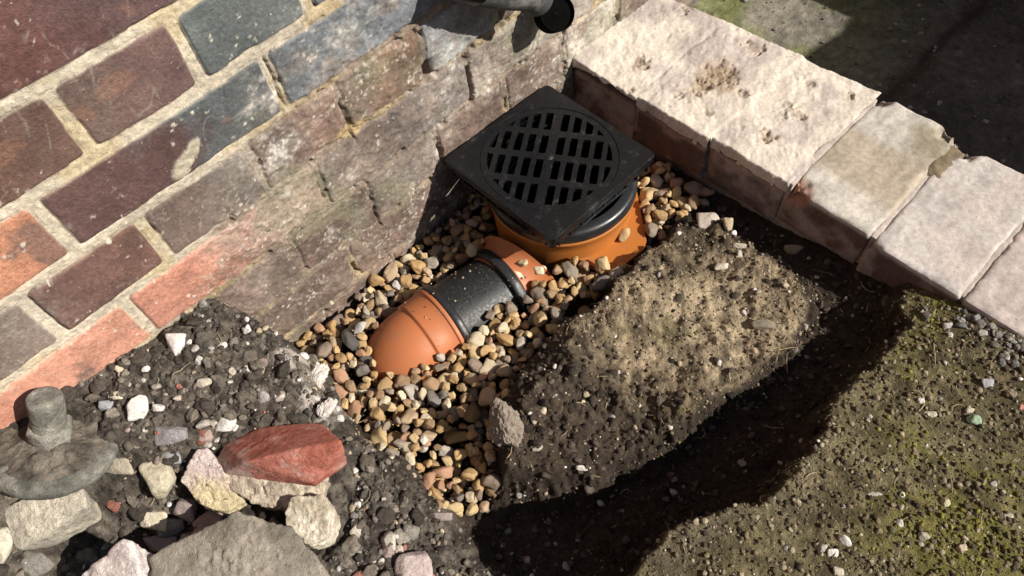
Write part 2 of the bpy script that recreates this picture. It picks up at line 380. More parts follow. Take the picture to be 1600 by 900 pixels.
# ------------------------------------------------------------------ house wall
def wall_fields(u, v):
    """height towards the viewer (mm) and colour of the wall face at u along it, v = height"""
    wv = v + fbm2(u, v * 0 + 3, 160, 3, 101) * 4.0
    k = np.floor(-wv / 75.0).astype(int)                  # course below the reference bed joint
    vc = -(k + 0.5) * 75.0
    hdr = (k % 2 == 0)
    L = np.where(hdr, 112.5, 225.0); off = np.where(hdr, 56.25, 0.0) + np.where(k == 4, 0.0, 0)
    off = off + (_h(k, k * 0, k * 0, 5) - 0.5) * 6
    i = np.floor((u - off) / L).astype(int)
    j1 = (_h(i, k, k * 0, 8) - 0.5) * 9; j2 = (_h(i + 1, k, k * 0, 8) - 0.5) * 9
    u0 = off + i * L + j1; u1 = off + (i + 1) * L + j2
    # weathered zone: towards the gully and low down
    e = sst(-55, 40, (u - 205) * 0.85 - (v + 150) * 1.1 + fbm2(u, v, 70, 3, 111) * 35)
    jw = lerp(5.6, 4.2, e)
    hu = np.maximum((u1 - u0) / 2 - jw, 5); hv = 37.5 - lerp(6.0, 4.8, e)
    rr = lerp(4.5, 3.0, e)
    du = np.abs(u - (u0 + u1) / 2 - 0) - (hu - rr); dv = np.abs(wv - vc) - (hv - rr)
    sd = -(np.hypot(np.maximum(du, 0), np.maximum(dv, 0)) + np.minimum(np.maximum(du, dv), 0) - rr)
    sd = sd + fbm2(u, v, 22, 4, 121) * lerp(0.9, 4.2, e) + fbm2(u, v, 80, 2, 125) * lerp(1.0, 2.0, e)
    m = sst(-0.8, 1.0, sd)
    return k, i, sd, m, e, u0, u1, vc, wv
BR = [((110, 80), (0.118, 0.056, 0.052), (0.095, 0.058, 0.056)), ((50, 240), (0.135, 0.078, 0.058), (0.12, 0.072, 0.06)), ((185, 145), (0.125, 0.085, 0.075), (0.12, 0.075, 0.07)),
      ((365, 60), (0.105, 0.118, 0.120), (0.12, 0.13, 0.13)), ((150, 300), (0.105, 0.060, 0.056), (0.085, 0.095, 0.10)), ((530, 90), (0.140, 0.155, 0.170), (0.16, 0.17, 0.19)),
      ((40, 400), (0.48, 0.215, 0.125), (0.40, 0.19, 0.12)), ((165, 430), (0.125, 0.072, 0.062), (0.15, 0.085, 0.07)), ((325, 320), (0.15, 0.11, 0.095), (0.16, 0.135, 0.12)),
      ((40, 520), (0.15, 0.115, 0.10), (0.18, 0.14, 0.12)), ((100, 580), (0.46, 0.215, 0.15), (0.50, 0.25, 0.18)), ((290, 440), (0.42, 0.20, 0.145), (0.32, 0.22, 0.18)),
      ((432, 235), (0.42, 0.43, 0.40), (0.36, 0.33, 0.28)), ((510, 215), (0.115, 0.072, 0.06), (0.18, 0.12, 0.095)), ((610, 150), (0.15, 0.12, 0.095), (0.19, 0.125, 0.09)),
      ((715, 70), (0.27, 0.28, 0.285), (0.22, 0.215, 0.21)), ((710, 160), (0.22, 0.125, 0.095), (0.15, 0.125, 0.125)), ((815, 90), (0.27, 0.235, 0.205), (0.28, 0.25, 0.22)),
      ((600, 240), (0.165, 0.132, 0.115), (0.155, 0.13, 0.12)), ((350, 455), (0.17, 0.14, 0.115), (0.18, 0.15, 0.125)), ((450, 440), (0.18, 0.13, 0.11), (0.165, 0.13, 0.11)),
      ((640, 300), (0.18, 0.15, 0.125), (0.17, 0.145, 0.13)), ((485, 5), (0.11, 0.125, 0.14), (0.12, 0.13, 0.14)), ((940, 60), (0.42, 0.38, 0.33), (0.4, 0.37, 0.32))]
def build_wall():
    us = axis(-260, 860, 1.35, -5000, 2600, 1.3); vs = axis(-540, 110, 1.35, -800, 2400, 1.3)
    U, V = np.meshgrid(us, vs); u = U.ravel(); v = V.ravel()
    k, i, sd, m, e, u0, u1, vc, wv = wall_fields(u, v)
    z = k * 0
    r1 = _h(i, k, z, 31); r2 = _h(i, k, z, 32); r3 = _h(i, k, z, 33)
    pal = np.array([(0.16, 0.075, 0.062), (0.19, 0.10, 0.08), (0.13, 0.09, 0.085), (0.12, 0.125, 0.13), (0.36, 0.18, 0.12), (0.22, 0.15, 0.12)])
    pe = np.array([(0.155, 0.112, 0.092), (0.135, 0.095, 0.080), (0.175, 0.105, 0.082), (0.165, 0.14, 0.128), (0.135, 0.108, 0.095), (0.12, 0.088, 0.08)])
    pi = (r1 * 5.99).astype(int)
    ca = lerp(pal[pi], pe[pi], e[:, None]); cb = ca * (0.8 + 0.4 * r2)[:, None]
    for (q, a, b) in BR:
        w = onwall(*q); kk, ii, *_ = wall_fields(np.array([w[0]]), np.array([w[2]]))
        s = (k == kk[0]) & (i == ii[0]); ca[s] = a; cb[s] = b
    t = np.clip((u - u0) / (u1 - u0), 0, 1)
    nb = fbm2(u, v, 55, 4, 131); nf = fbm2(u, v, 12, 4, 141)
    c = lerp(ca, cb, sst(0.3, 0.7, t + nb * 0.35)[:, None])
    c = c * (1 + 0.35 * nb + 0.25 * nf)[:, None]
    # dark kiln blotches and orange patches belonging to the bricks
    bl = sst(0.25, 0.5, fbm2(u + 300 * r1, v, 34, 4, 151)) * (ca[:, 0] > 0.35)
    c = lerp(c, (0.15, 0.10, 0.085), (bl * 0.75)[:, None])
    op = sst(0.30, 0.5, fbm2(u + 500 * r2, v, 30, 4, 161)) * (ca[:, 0] <= 0.35) * (r3 > 0.35)
    c = lerp(c, (0.26, 0.135, 0.09), (op * 0.38 * (1 - 0.5 * e))[:, None])
    # mortar
    g = fbm2(u, v, 5, 3, 171)
    mo = lerp((0.47, 0.415, 0.33), (0.19, 0.145, 0.112), (e * 0.92)[:, None]) * (1 + 0.16 * g + 0.20 * nb)[:, None]
    mo = lerp(mo, (0.42, 0.33, 0.17), (sst(0.15, 0.45, fbm2(u, v, 60, 3, 181)) * 0.5)[:, None])
    c = lerp(mo, c, m[:, None])
    # lime wash, splashes and efflorescence left on the face
    lime = sst(0.16, 0.6, fbm2(u, v, 38, 5, 191, 0.65)) * e * 0.55
    for (q, rad, amt) in (((410, 150), 20, 0.9), ((430, 235), 34, 0.8), ((455, 300), 40, 0.45), ((545, 60), 22, 0.35), ((880, 90), 38, 0.55), ((930, 60), 50, 0.6), ((700, 110), 34, 0.35), ((690, 195), 26, 0.5), ((40, 500), 26, 0.25)):
        w = onwall(*q); d = np.hypot(u - w[0], v - w[2]) / rad
        lime = np.maximum(lime, amt * np.exp(-d * d) * (0.35 + 1.3 * sst(-0.2, 0.4, fbm2(u, v, 12, 4, 201))))
    lime = np.clip(lime, 0, 1)
    lime = lime * (0.35 + 0.65 * sst(-0.15, 0.2, fbm2(u, v, 4.5, 3, 205)))
    c = lerp(c, (0.54, 0.51, 0.46), lime[:, None])
    c = lerp(c, (0.19, 0.148, 0.118), (e * 0.5 * sst(-0.1, 0.4, fbm2(u, v, 26, 5, 203, 0.6)))[:, None])
    gr = sst(0.28, 0.5, fbm2(u, v, 90, 3, 211)) * e; c = lerp(c, (0.20, 0.20, 0.13), (gr * 0.4)[:, None])
    # splashes of mortar on the bricks
    sp, _ = clods(u, v, 9, 77, 0.30); sp2 = sst(0.10, 0.22, sp) * sst(0.12, 0.2, fbm2(u, v, 3.2, 3, 221)) * sst(-0.1, 0.3, fbm2(u, v, 45, 3, 222))
    c = lerp(c, (0.60, 0.56, 0.48), (sp2 * 0.8)[:, None])
    w = onwall(290, 250); d = np.hypot((u - w[0]) * 0.75 + (v - w[2]) * 0.5, ((v - w[2]) * 0.75 - (u - w[0]) * 0.5) * 2.1) + fbm2(u, v, 9, 4, 225) * 9
    dab = sst(19, 14, d); c = lerp(c, (0.40, 0.36, 0.28), dab[:, None])
    sc_ = sst(0.04, 0.0, np.abs(fbm2(u * 0.5 + v * 0.6, v * 0.8 - u * 2.2, 40, 2, 227) - 0.05)) * sst(0.1, 0.3, fbm2(u, v, 30, 2, 229)) * m
    c = lerp(c, (0.36, 0.33, 0.30), (sc_ * 0.35)[:, None])
    # damp earth line low down
    low = sst(-440, -500, v); c = lerp(c, (0.17, 0.125, 0.095), (low * 0.5)[:, None])
    # relief
    h = -lerp(2.0, 1.4, e) * (1 - m) + (1 - m) * g * lerp(1.1, 0.9, e)
    h = h + m * ((r2 - 0.5) * 1.8 + (t - 0.5) * (r3 - 0.5) * 3 + nf * lerp(0.35, 1.1, e) + nb * 0.8) + fbm2(u, v, 5, 3, 223) * 0.35 * (1 + e)
    h = h + sp2 * 0.8 + dab * (1.6 + fbm2(u, v, 6, 3, 226) * 1.5)
    # dark open line down the left edge of many bricks
    lk = np.exp(-((sd + 0.2) / 0.9) ** 2) * (u - u0 < 14) * (np.abs(wv - vc) < 33) * sst(0.25, 0.45, _h(i, k, z, 41) + fbm2(u, v, 25, 2, 242) * 0.5) * (1 - 0.6 * e)
    h = h - lk * 3.5; c = lerp(c, (0.07, 0.055, 0.045), (lk * 0.6)[:, None])
    crk = np.exp(-(sd / 1.1) ** 2) * sst(0.0, 0.35, fbm2(u, v, 30, 3, 231) + 0.12)
    h = h - crk * 2.6
    # open perpends near the gully: deep narrow gaps
    w_ = fbm2(u * 0 + k * 3.3, v, 16, 3, 241)
    for (q, wd, dp, ln) in (((747, 128), 2.2, 14, 34), ((683, 100), 5.0, 18, 15), ((427, 135), 1.3, 6, 36), ((550, 186), 1.3, 7, 34), ((687, 239), 2.0, 9, 12), ((786, 166), 1.8, 9, 12), ((872, 70), 1.8, 9, 16),
                            ((585, 345), 1.6, 7, 22), ((545, 428), 2.4, 8, 14), ((765, 66), 5, 10, 8)):
        ww = onwall(*q); f_ = wall_fields(np.array([ww[0]]), np.array([ww[2]])); ww[0] = min((f_[5][0], f_[6][0]), key=lambda t_: abs(t_ - ww[0])); du = u - ww[0] + fbm2(v, v * 0 + q[0], 18, 3, 251) * 4
        a = np.exp(-(du / wd) ** 2) * (1 - sst(ln * 0.7, ln, np.abs(v - ww[2])))
        h = h - a * dp; c = lerp(c, (0.10, 0.075, 0.055), (a * 0.6)[:, None])
    # eroded hollows along the lower bed joints
    er = sst(0.15, 0.45, fbm2(u, v, 14, 4, 261)) * e * (1 - m); h = h - er * 6; c = lerp(c, (0.12, 0.09, 0.07), (er * 0.35)[:, None])
    h = h + e * (fbm2(u, v, 9, 4, 263, 0.65) * 1.6 + fbm2(u, v, 34, 3, 265) * 2.2)
    c = c * (1 + e * (0.5 * fbm2(u, v, 48, 5, 271, 0.65) + 0.35 * fbm2(u, v, 8, 4, 273, 0.7)))[:, None]
    ws = sst(0.30, 0.42, fbm2(u, v, 3.4, 3, 275)) * sst(0.0, 0.4, fbm2(u, v, 34, 3, 277)) * (0.25 + 0.75 * e)
    c = lerp(c, (0.58, 0.54, 0.48), (ws * 0.6)[:, None])
    w = onwall(545, 205); d = np.hypot((u - w[0]) / 30, (v - w[2] + (u - w[0]) * 0.05) / 9) + fbm2(u, v, 12, 3, 279) * 0.5
    c = lerp(c, (0.42, 0.31, 0.16), (sst(1.1, 0.6, d) * 0.7)[:, None])
    c = np.clip(c, 0.012, 0.75)
    V3 = np.stack([u, -h, v], 1)
    return mesh_np('brickwork', toM(V3), gridfaces(len(us), len(vs)), True, c)
wall = empty('brick_wall', P(300, 0, -480)); tag(wall, 'old red and slate blue brick house wall with sandy mortar joints', 'wall')
def adopt(o, root):
    o.parent = root; o.matrix_parent_inverse = Matrix.Translation(root.location).inverted(); return o
adopt(link('brickwork', build_wall(), M['wall']), wall)
def box(x0, x1, y0, y1, z0, z1):
    V = np.array([(x, y, z) for z in (z0, z1) for y in (y0, y1) for x in (x0, x1)], float)
    F = np.array([(0, 2, 3, 1), (4, 5, 7, 6), (0, 1, 5, 4), (2, 6, 7, 3), (0, 4, 6, 2), (1, 3, 7, 5)]); return V, F
Vb, Fb = box(-5000, 2600, 22, 240, -800, 2400)
adopt(link('wall_core', mesh_np('wall_core', toM(Vb), Fb, False, np.tile((0.3, 0.22, 0.17), (8, 1))), M['wall']), wall)

# ------------------------------------------------------------------ low brick kerb wall
KX0, KX1, KZ = 633.6, 840.0, -361.0
kerb = empty('low_brick_wall', P(736, -400, -480)); tag(kerb, 'low brick kerb wall running out from the house wall beside the gully', 'low wall')
def rough_box(x0, x1, y0, y1, z0, z1, step, rnd_r, colf, seed, amp=1.6, chips=()):
    """box surface with small cells, rounded ragged edges and displaced faces; colf(V) -> colours"""
    parts = []
    def ax(a, b): return np.linspace(a, b, max(2, int(round((b - a) / step)) + 1))
    X_, Y_, Z_ = ax(x0, x1), ax(y0, y1), ax(z0, z1)
    for A, B, const, order in ((X_, Y_, z1, 'xy'), (X_, Y_, z0, 'xy-'), (X_, Z_, y0, 'xz'), (X_, Z_, y1, 'xz-'), (Y_, Z_, x0, 'yz-'), (Y_, Z_, x1, 'yz')):
        a, b = np.meshgrid(A, B); a = a.ravel(); b = b.ravel(); c = np.full(a.shape, const)
        V = {'xy': (a, b, c), 'xz': (a, c, b), 'yz': (c, a, b)}[order[:2]]
        parts.append((np.stack(V, 1), gridfaces(len(A), len(B), order.endswith('-'))))
    V, F = join_meshes(parts)
    cen = np.array([(x0 + x1) / 2, (y0 + y1) / 2, (z0 + z1) / 2]); hs = np.array([(x1 - x0) / 2, (y1 - y0) / 2, (z1 - z0) / 2])
    q = V - cen; r = rnd_r * (1 + 0.8 * fbm3(V, 25, 3, seed))[:, None]; inner = np.maximum(hs - r, 0)
    cl = np.clip(q, -inner, inner); d = q - cl; L = np.linalg.norm(d, axis=1)[:, None] + 1e-9
    Vn = cen + cl + d / L * np.minimum(L, r)
    n = d / L
    disp = fbm3(V, 30, 5, seed + 3, 0.6)[:, None] * amp
    for (cx, cy, cz, rad, dep) in chips:
        dd = np.linalg.norm(V - np.array([cx, cy, cz]), axis=1) + fbm3(V, 12, 3, seed + 8) * rad * 0.35
        disp = disp - (sst(rad, rad * 0.3, dd) * dep)[:, None]
    disp = disp + fbm3(V, 7, 4, seed + 5, 0.65)[:, None] * amp * 0.2
    Vn = Vn + n * disp
    return Vn, F, V
kj = [3, -113, -230.0, -342.5, -455, -567.5, -680, -792.5, -905]
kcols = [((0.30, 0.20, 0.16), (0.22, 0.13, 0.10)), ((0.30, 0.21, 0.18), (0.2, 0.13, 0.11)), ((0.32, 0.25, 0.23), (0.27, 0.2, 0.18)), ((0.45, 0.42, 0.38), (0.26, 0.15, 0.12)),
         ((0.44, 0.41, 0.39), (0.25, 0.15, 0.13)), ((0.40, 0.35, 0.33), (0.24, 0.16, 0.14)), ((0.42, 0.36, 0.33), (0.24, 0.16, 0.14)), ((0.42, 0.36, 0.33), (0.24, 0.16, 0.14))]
for i in range(8):
    y1, y0 = kj[i] - 1.8, kj[i + 1] + 1.8
    ztop = KZ - (14 if i < 3 else 0) + (0, 0, 0, 1, -1, 0, 1, 0)[i]
    xo = (0, 3, 10, 8, 2, 1, 3, 0)[i]
    chips = []
    if i == 3: chips = [(KX0, y1, ztop, 34, 12), (KX1, y1 - 4, ztop, 20, 10), (KX1, y0 + 8, ztop, 22, 10)]
    if i == 4: chips = [(KX0, y1, ztop, 20, 7), (KX1, y1, ztop, 34, 14), (KX1, y0, ztop, 14, 8)]
    if i == 5: chips = [(KX1, y1, ztop, 24, 10), (KX0, y0, ztop, 14, 6)]
    Vn, F, V0 = rough_box(KX0 + xo, KX1 + xo, y0, y1, ztop - 64, ztop, 2.6 if i < 6 else 8, 5.0, None, 300 + i * 7, 2.2, chips)
    n1 = fbm3(V0, 60, 4, 330 + i) * 0.5 + 0.5; n2 = fbm3(V0, 14, 4, 340 + i) * 0.5 + 0.5
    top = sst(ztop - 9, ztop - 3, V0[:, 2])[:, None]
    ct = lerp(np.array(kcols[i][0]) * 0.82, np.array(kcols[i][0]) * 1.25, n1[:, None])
    if i == 3:   # brown damp stain across the brick
        st = sst(0.35, 0.62, n1 * 0.5 + 0.6 * np.exp(-((V0[:, 0] - 735) / 45) ** 2))[:, None]; ct = lerp(ct, (0.30, 0.245, 0.18), st * 0.75)
    if i == 3: ct = lerp(ct, (0.22, 0.19, 0.13), sst(52, 22, np.hypot(V0[:, 0] - 815, V0[:, 1] + 440) + fbm3(V0, 20, 3, 370) * 12)[:, None] * 0.8)
    ct = ct * (1 + 0.30 * fbm3(V0 * np.array([0.3, 1, 1]), 8, 4, 372, 0.65) + 0.25 * fbm3(V0, 50, 4, 374))[:, None]
    if i >= 4: ct = lerp(ct, (0.50, 0.42, 0.39), sst(0.5, 0.7, fbm3(V0, 45, 3, 360 + i) * 0.5 + 0.5)[:, None] * 0.5)
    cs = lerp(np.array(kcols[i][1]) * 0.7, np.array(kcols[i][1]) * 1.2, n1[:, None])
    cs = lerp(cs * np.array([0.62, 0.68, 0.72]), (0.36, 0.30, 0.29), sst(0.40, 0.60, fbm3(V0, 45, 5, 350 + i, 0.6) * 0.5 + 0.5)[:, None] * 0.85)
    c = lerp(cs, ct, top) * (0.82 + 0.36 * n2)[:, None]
    if chips: 
        dd = np.linalg.norm(V0 - np.array(chips[0][:3]), axis=1)[:, None]; c = lerp(c, (0.34, 0.17, 0.12), sst(38, 26, dd) * 0.8 * (i == 3))
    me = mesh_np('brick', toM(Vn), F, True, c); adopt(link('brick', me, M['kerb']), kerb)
# mortar bed left on the first three bricks, pitted
def mortar_bed():
    xs_ = np.arange(KX0 - 1, KX1 + 10, 1.6); ys_ = np.arange(-343, 2, 1.6); X, Y = np.meshgrid(xs_, ys_); x = X.ravel(); y = Y.ravel()
    h = np.full(x.shape, KZ + 2.0) + fbm2(x, y, 60, 4, 401) * 3 + fbm2(x, y, 9, 4, 403, 0.65) * 0.55 * (0.4 + 1.6 * sst(-0.2, 0.4, fbm2(x, y, 55, 3, 404)))
    step = sst(-232 - 4, -226, y + fbm2(x, y, 20, 3, 405) * 5); h = h + step * 2.5
    c = lerp((0.50, 0.445, 0.385), (0.68, 0.615, 0.54), (fbm2(x, y, 40, 4, 407) * 0.5 + 0.5)[:, None])
    c = lerp(c, (0.40, 0.345, 0.33), sst(0.5, 0.7, fbm2(x, y, 60, 4, 409) * 0.5 + 0.5)[:, None] * 0.7)
    for jy in (kj[1] + 2, kj[2]):
        g_ = np.exp(-((y - jy + fbm2(x, y * 0, 30, 3, 431) * 5) / 2.2) ** 2) * sst(-0.3, 0.2, fbm2(x, y, 25, 3, 433)); h = h - g_ * 1.6; c = lerp(c, (0.30, 0.25, 0.21), (g_ * 0.45)[:, None])
    mk, _ = clods(x, y, 7, 435, 0.12); c = lerp(c, (0.20, 0.155, 0.12), (sst(0.1, 0.3, mk) * 0.6)[:, None])
    w_ = onz(1115, 128, KZ); c = lerp(c, (0.26, 0.19, 0.13), (sst(38, 12, np.hypot((x - w_[0]), (y - w_[1]) * 1.2) + fbm2(x, y, 22, 4, 437) * 26) * 0.75)[:, None])
    # pits seen in the top
    for (q, rad, dep, dk) in (((1125, 118), 27, 9, 1.0), ((1098, 136), 19, 8, 1.0), ((1000, 100), 15, 6, 0.7), ((1245, 175), 15, -4, 0.25), ((1256, 180), 8, 6, 0.6), ((1200, 213), 11, 6, 0.8), ((1178, 76), 14, 5, 0.5),
                              ((1160, 147), 9, 4, 0.5), ((1075, 15), 13, 4, 0.3), ((1105, 175), 10, 3, 0.5), ((985, 140), 6, 3, 0.5), ((1060, 150), 7, 3, 0.4), ((1330, 148), 9, 4, 0.4), ((1268, 130), 8, 3, 0.4), ((1155, 170), 6, 3, 0.4)):
        w = onz(q[0], q[1], KZ + 3); d = np.hypot(x - w[0], y - w[1]) + fbm2(x, y, 14, 5, 411, 0.7) * min(rad * 1.4, 17)
        a = sst(rad, rad * 0.35, d); h = h - a * (dep * 0.55 + fbm2(x, y, 6, 4, 413, 0.65) * 3.5); c = lerp(c, (0.24, 0.175, 0.125), (a * dk)[:, None])
        a2 = sst(rad * 1.7, rad * 0.8, d) * 0.35 * dk; c = lerp(c, (0.40, 0.32, 0.24), a2[:, None])
    fl = fbm2(x * 0.8 + y * 0.55, (y * 0.8 - x * 0.55) * 2.6, 16, 4, 415, 0.65); h = h + fl * 0.8; c = c * (1 + 0.25 * fl)[:, None]
    pit, _ = clods(x, y, 15, 419, 0.22); h = h - pit * 4 * (fbm2(x, y, 60, 2, 420) > -0.1)
    # ragged outer edges fall to the brick top
    xf = KX0 + 1.5 + np.where(y > -113, 0, np.where(y > -230, 3, 10)); xb = KX1 + np.interp(y, [-343, -230, 0], [7, -2, -24])
    ed = np.minimum(np.minimum(x - xf + 1, xb + 1 - x), (y + 343)) + fbm2(x, y, 26, 4, 421) * 2.6 + 3.5
    f = sst(0, 4, ed); h = lerp(KZ - 12.5, h, f)
    V = np.stack([x, y, h], 1); F = gridfaces(len(xs_), len(ys_)); F = F[(ed[F] > 0.0).all(1)]
    return mesh_np('mortar_bed', toM(V), F, True, np.clip(c, 0, 0.8))
M['mortar'] = attr_mat('lime mortar', 0.92, 900, 230, (0.78, 1.16), 0.4, 0.0007, spec=0.2, specks=(330, (0.30, 0.25, 0.20), 0.70))
adopt(link('mortar_bed', mortar_bed(), M['mortar']), kerb)
def mortar_joints():
    parts = []; cols = []
    for i in range(1, 8):
        y = kj[i]; z1 = KZ - (15 if i < 3 else 1.5)
        xj = max((0, 3, 10, 8, 2, 1, 3, 0)[i - 1:i + 1]); Vn, F, V0 = rough_box(KX0 + 4 + xj, KX1 - 4, y - 4, y + 4, KZ - 66, z1 - 1.0 + (3 if i == 3 else 0), 2.4, 1.5, None, 500 + i, 2.6, [(KX1 - 18, kj[4], KZ, 26, 5)] if i == 4 else [])
        c = lerp((0.34, 0.29, 0.26), (0.50, 0.44, 0.40), (fbm3(V0, 20, 3, 510 + i) * 0.5 + 0.5)[:, None])
        parts.append((Vn, F)); cols.append(c)
        if i == 4:   # earthy mortar left in the wide rear half of this joint
            Vn, F, V0 = rough_box(764, KX1 - 9, y - 17, y + 11, KZ - 40, KZ - 0.5, 1.8, 7, None, 530, 6.0); c = lerp((0.10, 0.08, 0.05), (0.24, 0.195, 0.13), (fbm3(V0, 9, 4, 531) * 0.5 + 0.5)[:, None])
            parts.append((Vn, F)); cols.append(c)
    Vn, F, V0 = rough_box(KX0 + 12, KX1 - 4, -910, 3, KZ - 92, KZ - 66, 6, 1.5, None, 540, 2.0); parts.append((Vn, F)); cols.append(np.tile((0.34, 0.29, 0.25), (len(Vn), 1)))
    V, F = join_meshes(parts); return mesh_np('mortar', toM(V), F, True, np.concatenate(cols))
adopt(link('mortar', mortar_joints(), M['kerb']), kerb)
Vn, F, V0 = rough_box(KX0 + 9, KX1, -912, 3, -700, KZ - 92, 5, 3, None, 560, 2.5)
c = lerp((0.15, 0.09, 0.075), (0.36, 0.29, 0.26), sst(0.35, 0.7, fbm3(V0, 45, 4, 561) * 0.5 + 0.5)[:, None])
adopt(link('lower_course', mesh_np('lower_course', toM(Vn), F, True, c), M['kerb']), kerb)
Vn, F, V0 = rough_box(KX0 + 3, KX1 - 4, -2600, -912, -700, KZ, 12, 3, None, 570, 2.0)
adopt(link('lower_course', mesh_np('lower_course', toM(Vn), F, True, np.tile((0.4, 0.34, 0.31), (len(Vn), 1))), M['kerb']), kerb)

# ------------------------------------------------------------------ concrete path behind the kerb
def path_slab(poly_fn, name, z, seed, tint):
    xs_ = axis(838, 1500, 3.2, 838, 3600, 1.2); ys_ = axis(-620, 420, 3.2, -2600, 2000, 1.2); X, Y = np.meshgrid(xs_, ys_); x = X.ravel(); y = Y.ravel()
    n1 = fbm2(x, y, 120, 4, seed) * 0.5 + 0.5; n2 = fbm2(x, y, 18, 4, seed + 5) * 0.5 + 0.5
    ln = poly_fn(x, y) + fbm2(x, y, 40, 4, seed + 7) * 5
    c1, _ = clods(x, y, 16, seed + 9, 0.18); c2, _ = clods(x, y, 30, seed + 15, 0.12)
    h = z + fbm2(x, y, 80, 4, seed + 20) * 4 + fbm2(x, y, 10, 3, seed + 22) * 0.8 + c1 * 7 + c2 * 9
    h = h - 5 * np.exp(-(ln / 5) ** 2) + 6 * sst(-4, 4, ln)
    c = lerp((0.075, 0.070, 0.062), (0.155, 0.143, 0.126), n1[:, None])
    c = lerp(c, (0.27, 0.25, 0.20), (0.9 * np.exp(-(((x - 960) / 130) ** 2 + ((y + 60) / 130) ** 2)))[:, None])  # sunlit patch painted paler into the path colour
    gr = sst(0.40, 0.62, fbm2(x, y, 140, 3, seed + 31) * 0.5 + 0.5) * np.exp(-(((x - 1000) / 150) ** 2 + ((y + 90) / 150) ** 2))
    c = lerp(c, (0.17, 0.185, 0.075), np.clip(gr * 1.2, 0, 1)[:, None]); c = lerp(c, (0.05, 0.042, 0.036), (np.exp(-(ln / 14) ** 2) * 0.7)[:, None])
    c = lerp(c, c * (0.55 + 0.9 * n2[:, None]), 0.8)
    c = lerp(c, (0.30, 0.28, 0.25), (sst(0.35, 0.5, c2) * 0.6)[:, None])
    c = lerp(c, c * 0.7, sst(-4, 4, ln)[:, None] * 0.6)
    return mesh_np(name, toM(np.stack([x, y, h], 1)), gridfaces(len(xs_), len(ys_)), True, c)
A_ = onz(1540, 0, -440)[:2]; B_ = onz(1385, 155, -440)[:2]; dv = (A_ - B_) / np.linalg.norm(A_ - B_)
me = path_slab(lambda x, y: (x - B_[0]) * dv[1] - (y - B_[1]) * dv[0], 'path', -442, 601, 1)
tag(link('path', me, M['path']), kind='structure')

# ------------------------------------------------------------------ drainage gully
wing = [(434, -180), (444, -232), (453, -239), (505, -243), (517, -237), (545, -205), (574, -172), (577, -120), (556, -30), (500, -22), (430, -40), (402, -90), (404, -160)]
def prism(poly, z0, z1):
    """bmesh prism from a 2D polygon (mm)"""
    bm = bmesh.new(); lo = [bm.verts.new(P(x, y, z0)) for x, y in poly]; hi = [bm.verts.new(P(x, y, z1)) for x, y in poly]
    n = len(poly)
    area = sum(poly[i][0] * poly[(i + 1) % n][1] - poly[(i + 1) % n][0] * poly[i][1] for i in range(n))
    bm.faces.new(hi); bm.faces.new(lo[::-1])
    for i in range(n): bm.faces.new((lo[i], lo[(i + 1) % n], hi[(i + 1) % n], hi[i]))
    if area < 0: bmesh.ops.reverse_faces(bm, faces=bm.faces)
    return bm
def rrect(x0, x1, y0, y1, r, n=6, rot=0.0, about=None):
    pts = []
    for cx, cy, a0 in ((x1 - r, y1 - r, 0), (x0 + r, y1 - r, 90), (x0 + r, y0 + r, 180), (x1 - r, y0 + r, 270)):
        for k in range(n + 1):
            a = math.radians(a0 + 90 * k / n); pts.append((cx + r * math.cos(a), cy + r * math.sin(a)))
    if rot:
        ax, ay = about; c, s = math.cos(rot), math.sin(rot); pts = [(ax + (x - ax) * c - (y - ay) * s, ay + (x - ax) * s + (y - ay) * c) for x, y in pts]
    return pts
def clip_circle(poly, cx, cy, R, n=64):
    out = poly
    for i in range(n):
        a = 2 * math.pi * (i + 0.5) / n; nx, ny = math.cos(a), math.sin(a); res = []
        for k in range(len(out)):
            p, q = out[k], out[(k + 1) % len(out)]
            dp = (p[0] - cx) * nx + (p[1] - cy) * ny - R; dq = (q[0] - cx) * nx + (q[1] - cy) * ny - R
            if dp <= 0: res.append(p)
            if dp * dq < 0: t = dp / (dp - dq); res.append((p[0] + (q[0] - p[0]) * t, p[1] + (q[1] - p[1]) * t))
        out = res
        if len(out) < 3: return []
    return out
def boolean(bmA, bmB, name, bevel=0.0):
    a = bpy.data.meshes.new('a'); bmA.to_mesh(a); bmA.free(); b = bpy.data.meshes.new('b'); bmB.to_mesh(b); bmB.free()
    oa = bpy.data.objects.new('a', a); ob = bpy.data.objects.new('b', b); col.objects.link(oa); col.objects.link(ob)
    mo = oa.modifiers.new('b', 'BOOLEAN'); mo.operation = 'DIFFERENCE'; mo.object = ob; mo.solver = 'EXACT'
    if bevel:
        bv = oa.modifiers.new('v', 'BEVEL'); bv.width = bevel / 1000; bv.segments = 2; bv.limit_method = 'ANGLE'; bv.angle_limit = math.radians(50)
    dg = bpy.context.evaluated_depsgraph_get(); dg.update(); me = bpy.data.meshes.new_from_object(oa.evaluated_get(dg)); me.name = name
    bpy.data.objects.remove(oa); bpy.data.objects.remove(ob); bpy.data.meshes.remove(a); bpy.data.meshes.remove(b)
    return me
def merge(bms):
    out = bmesh.new()
    for bm in bms:
        t = bpy.data.meshes.new('t'); bm.to_mesh(t); bm.free(); out.from_mesh(t); bpy.data.meshes.remove(t)
    return out
def bevelled(bm, name, w, seg=3, smooth=True):
    bmesh.ops.bevel(bm, geom=[e for e in bm.edges if e.calc_face_angle(0) > 0.6], offset=w / 1000, segments=seg, profile=0.6, affect='EDGES')
    me = bm_mesh(bm, name, smooth); return me
FX, FY, FS = 386.0, -5.6, 190.0
FZ = -352.7
gx, gy = FX + FS / 2, FY - FS / 2
gully = empty('drain_gully', P(gx, gy, -480)); tag(gully, 'square black plastic drain gully with slotted round grating on orange pot', 'drain gully')
frame_poly = rrect(FX, FX + FS, FY - FS, FY, 7)
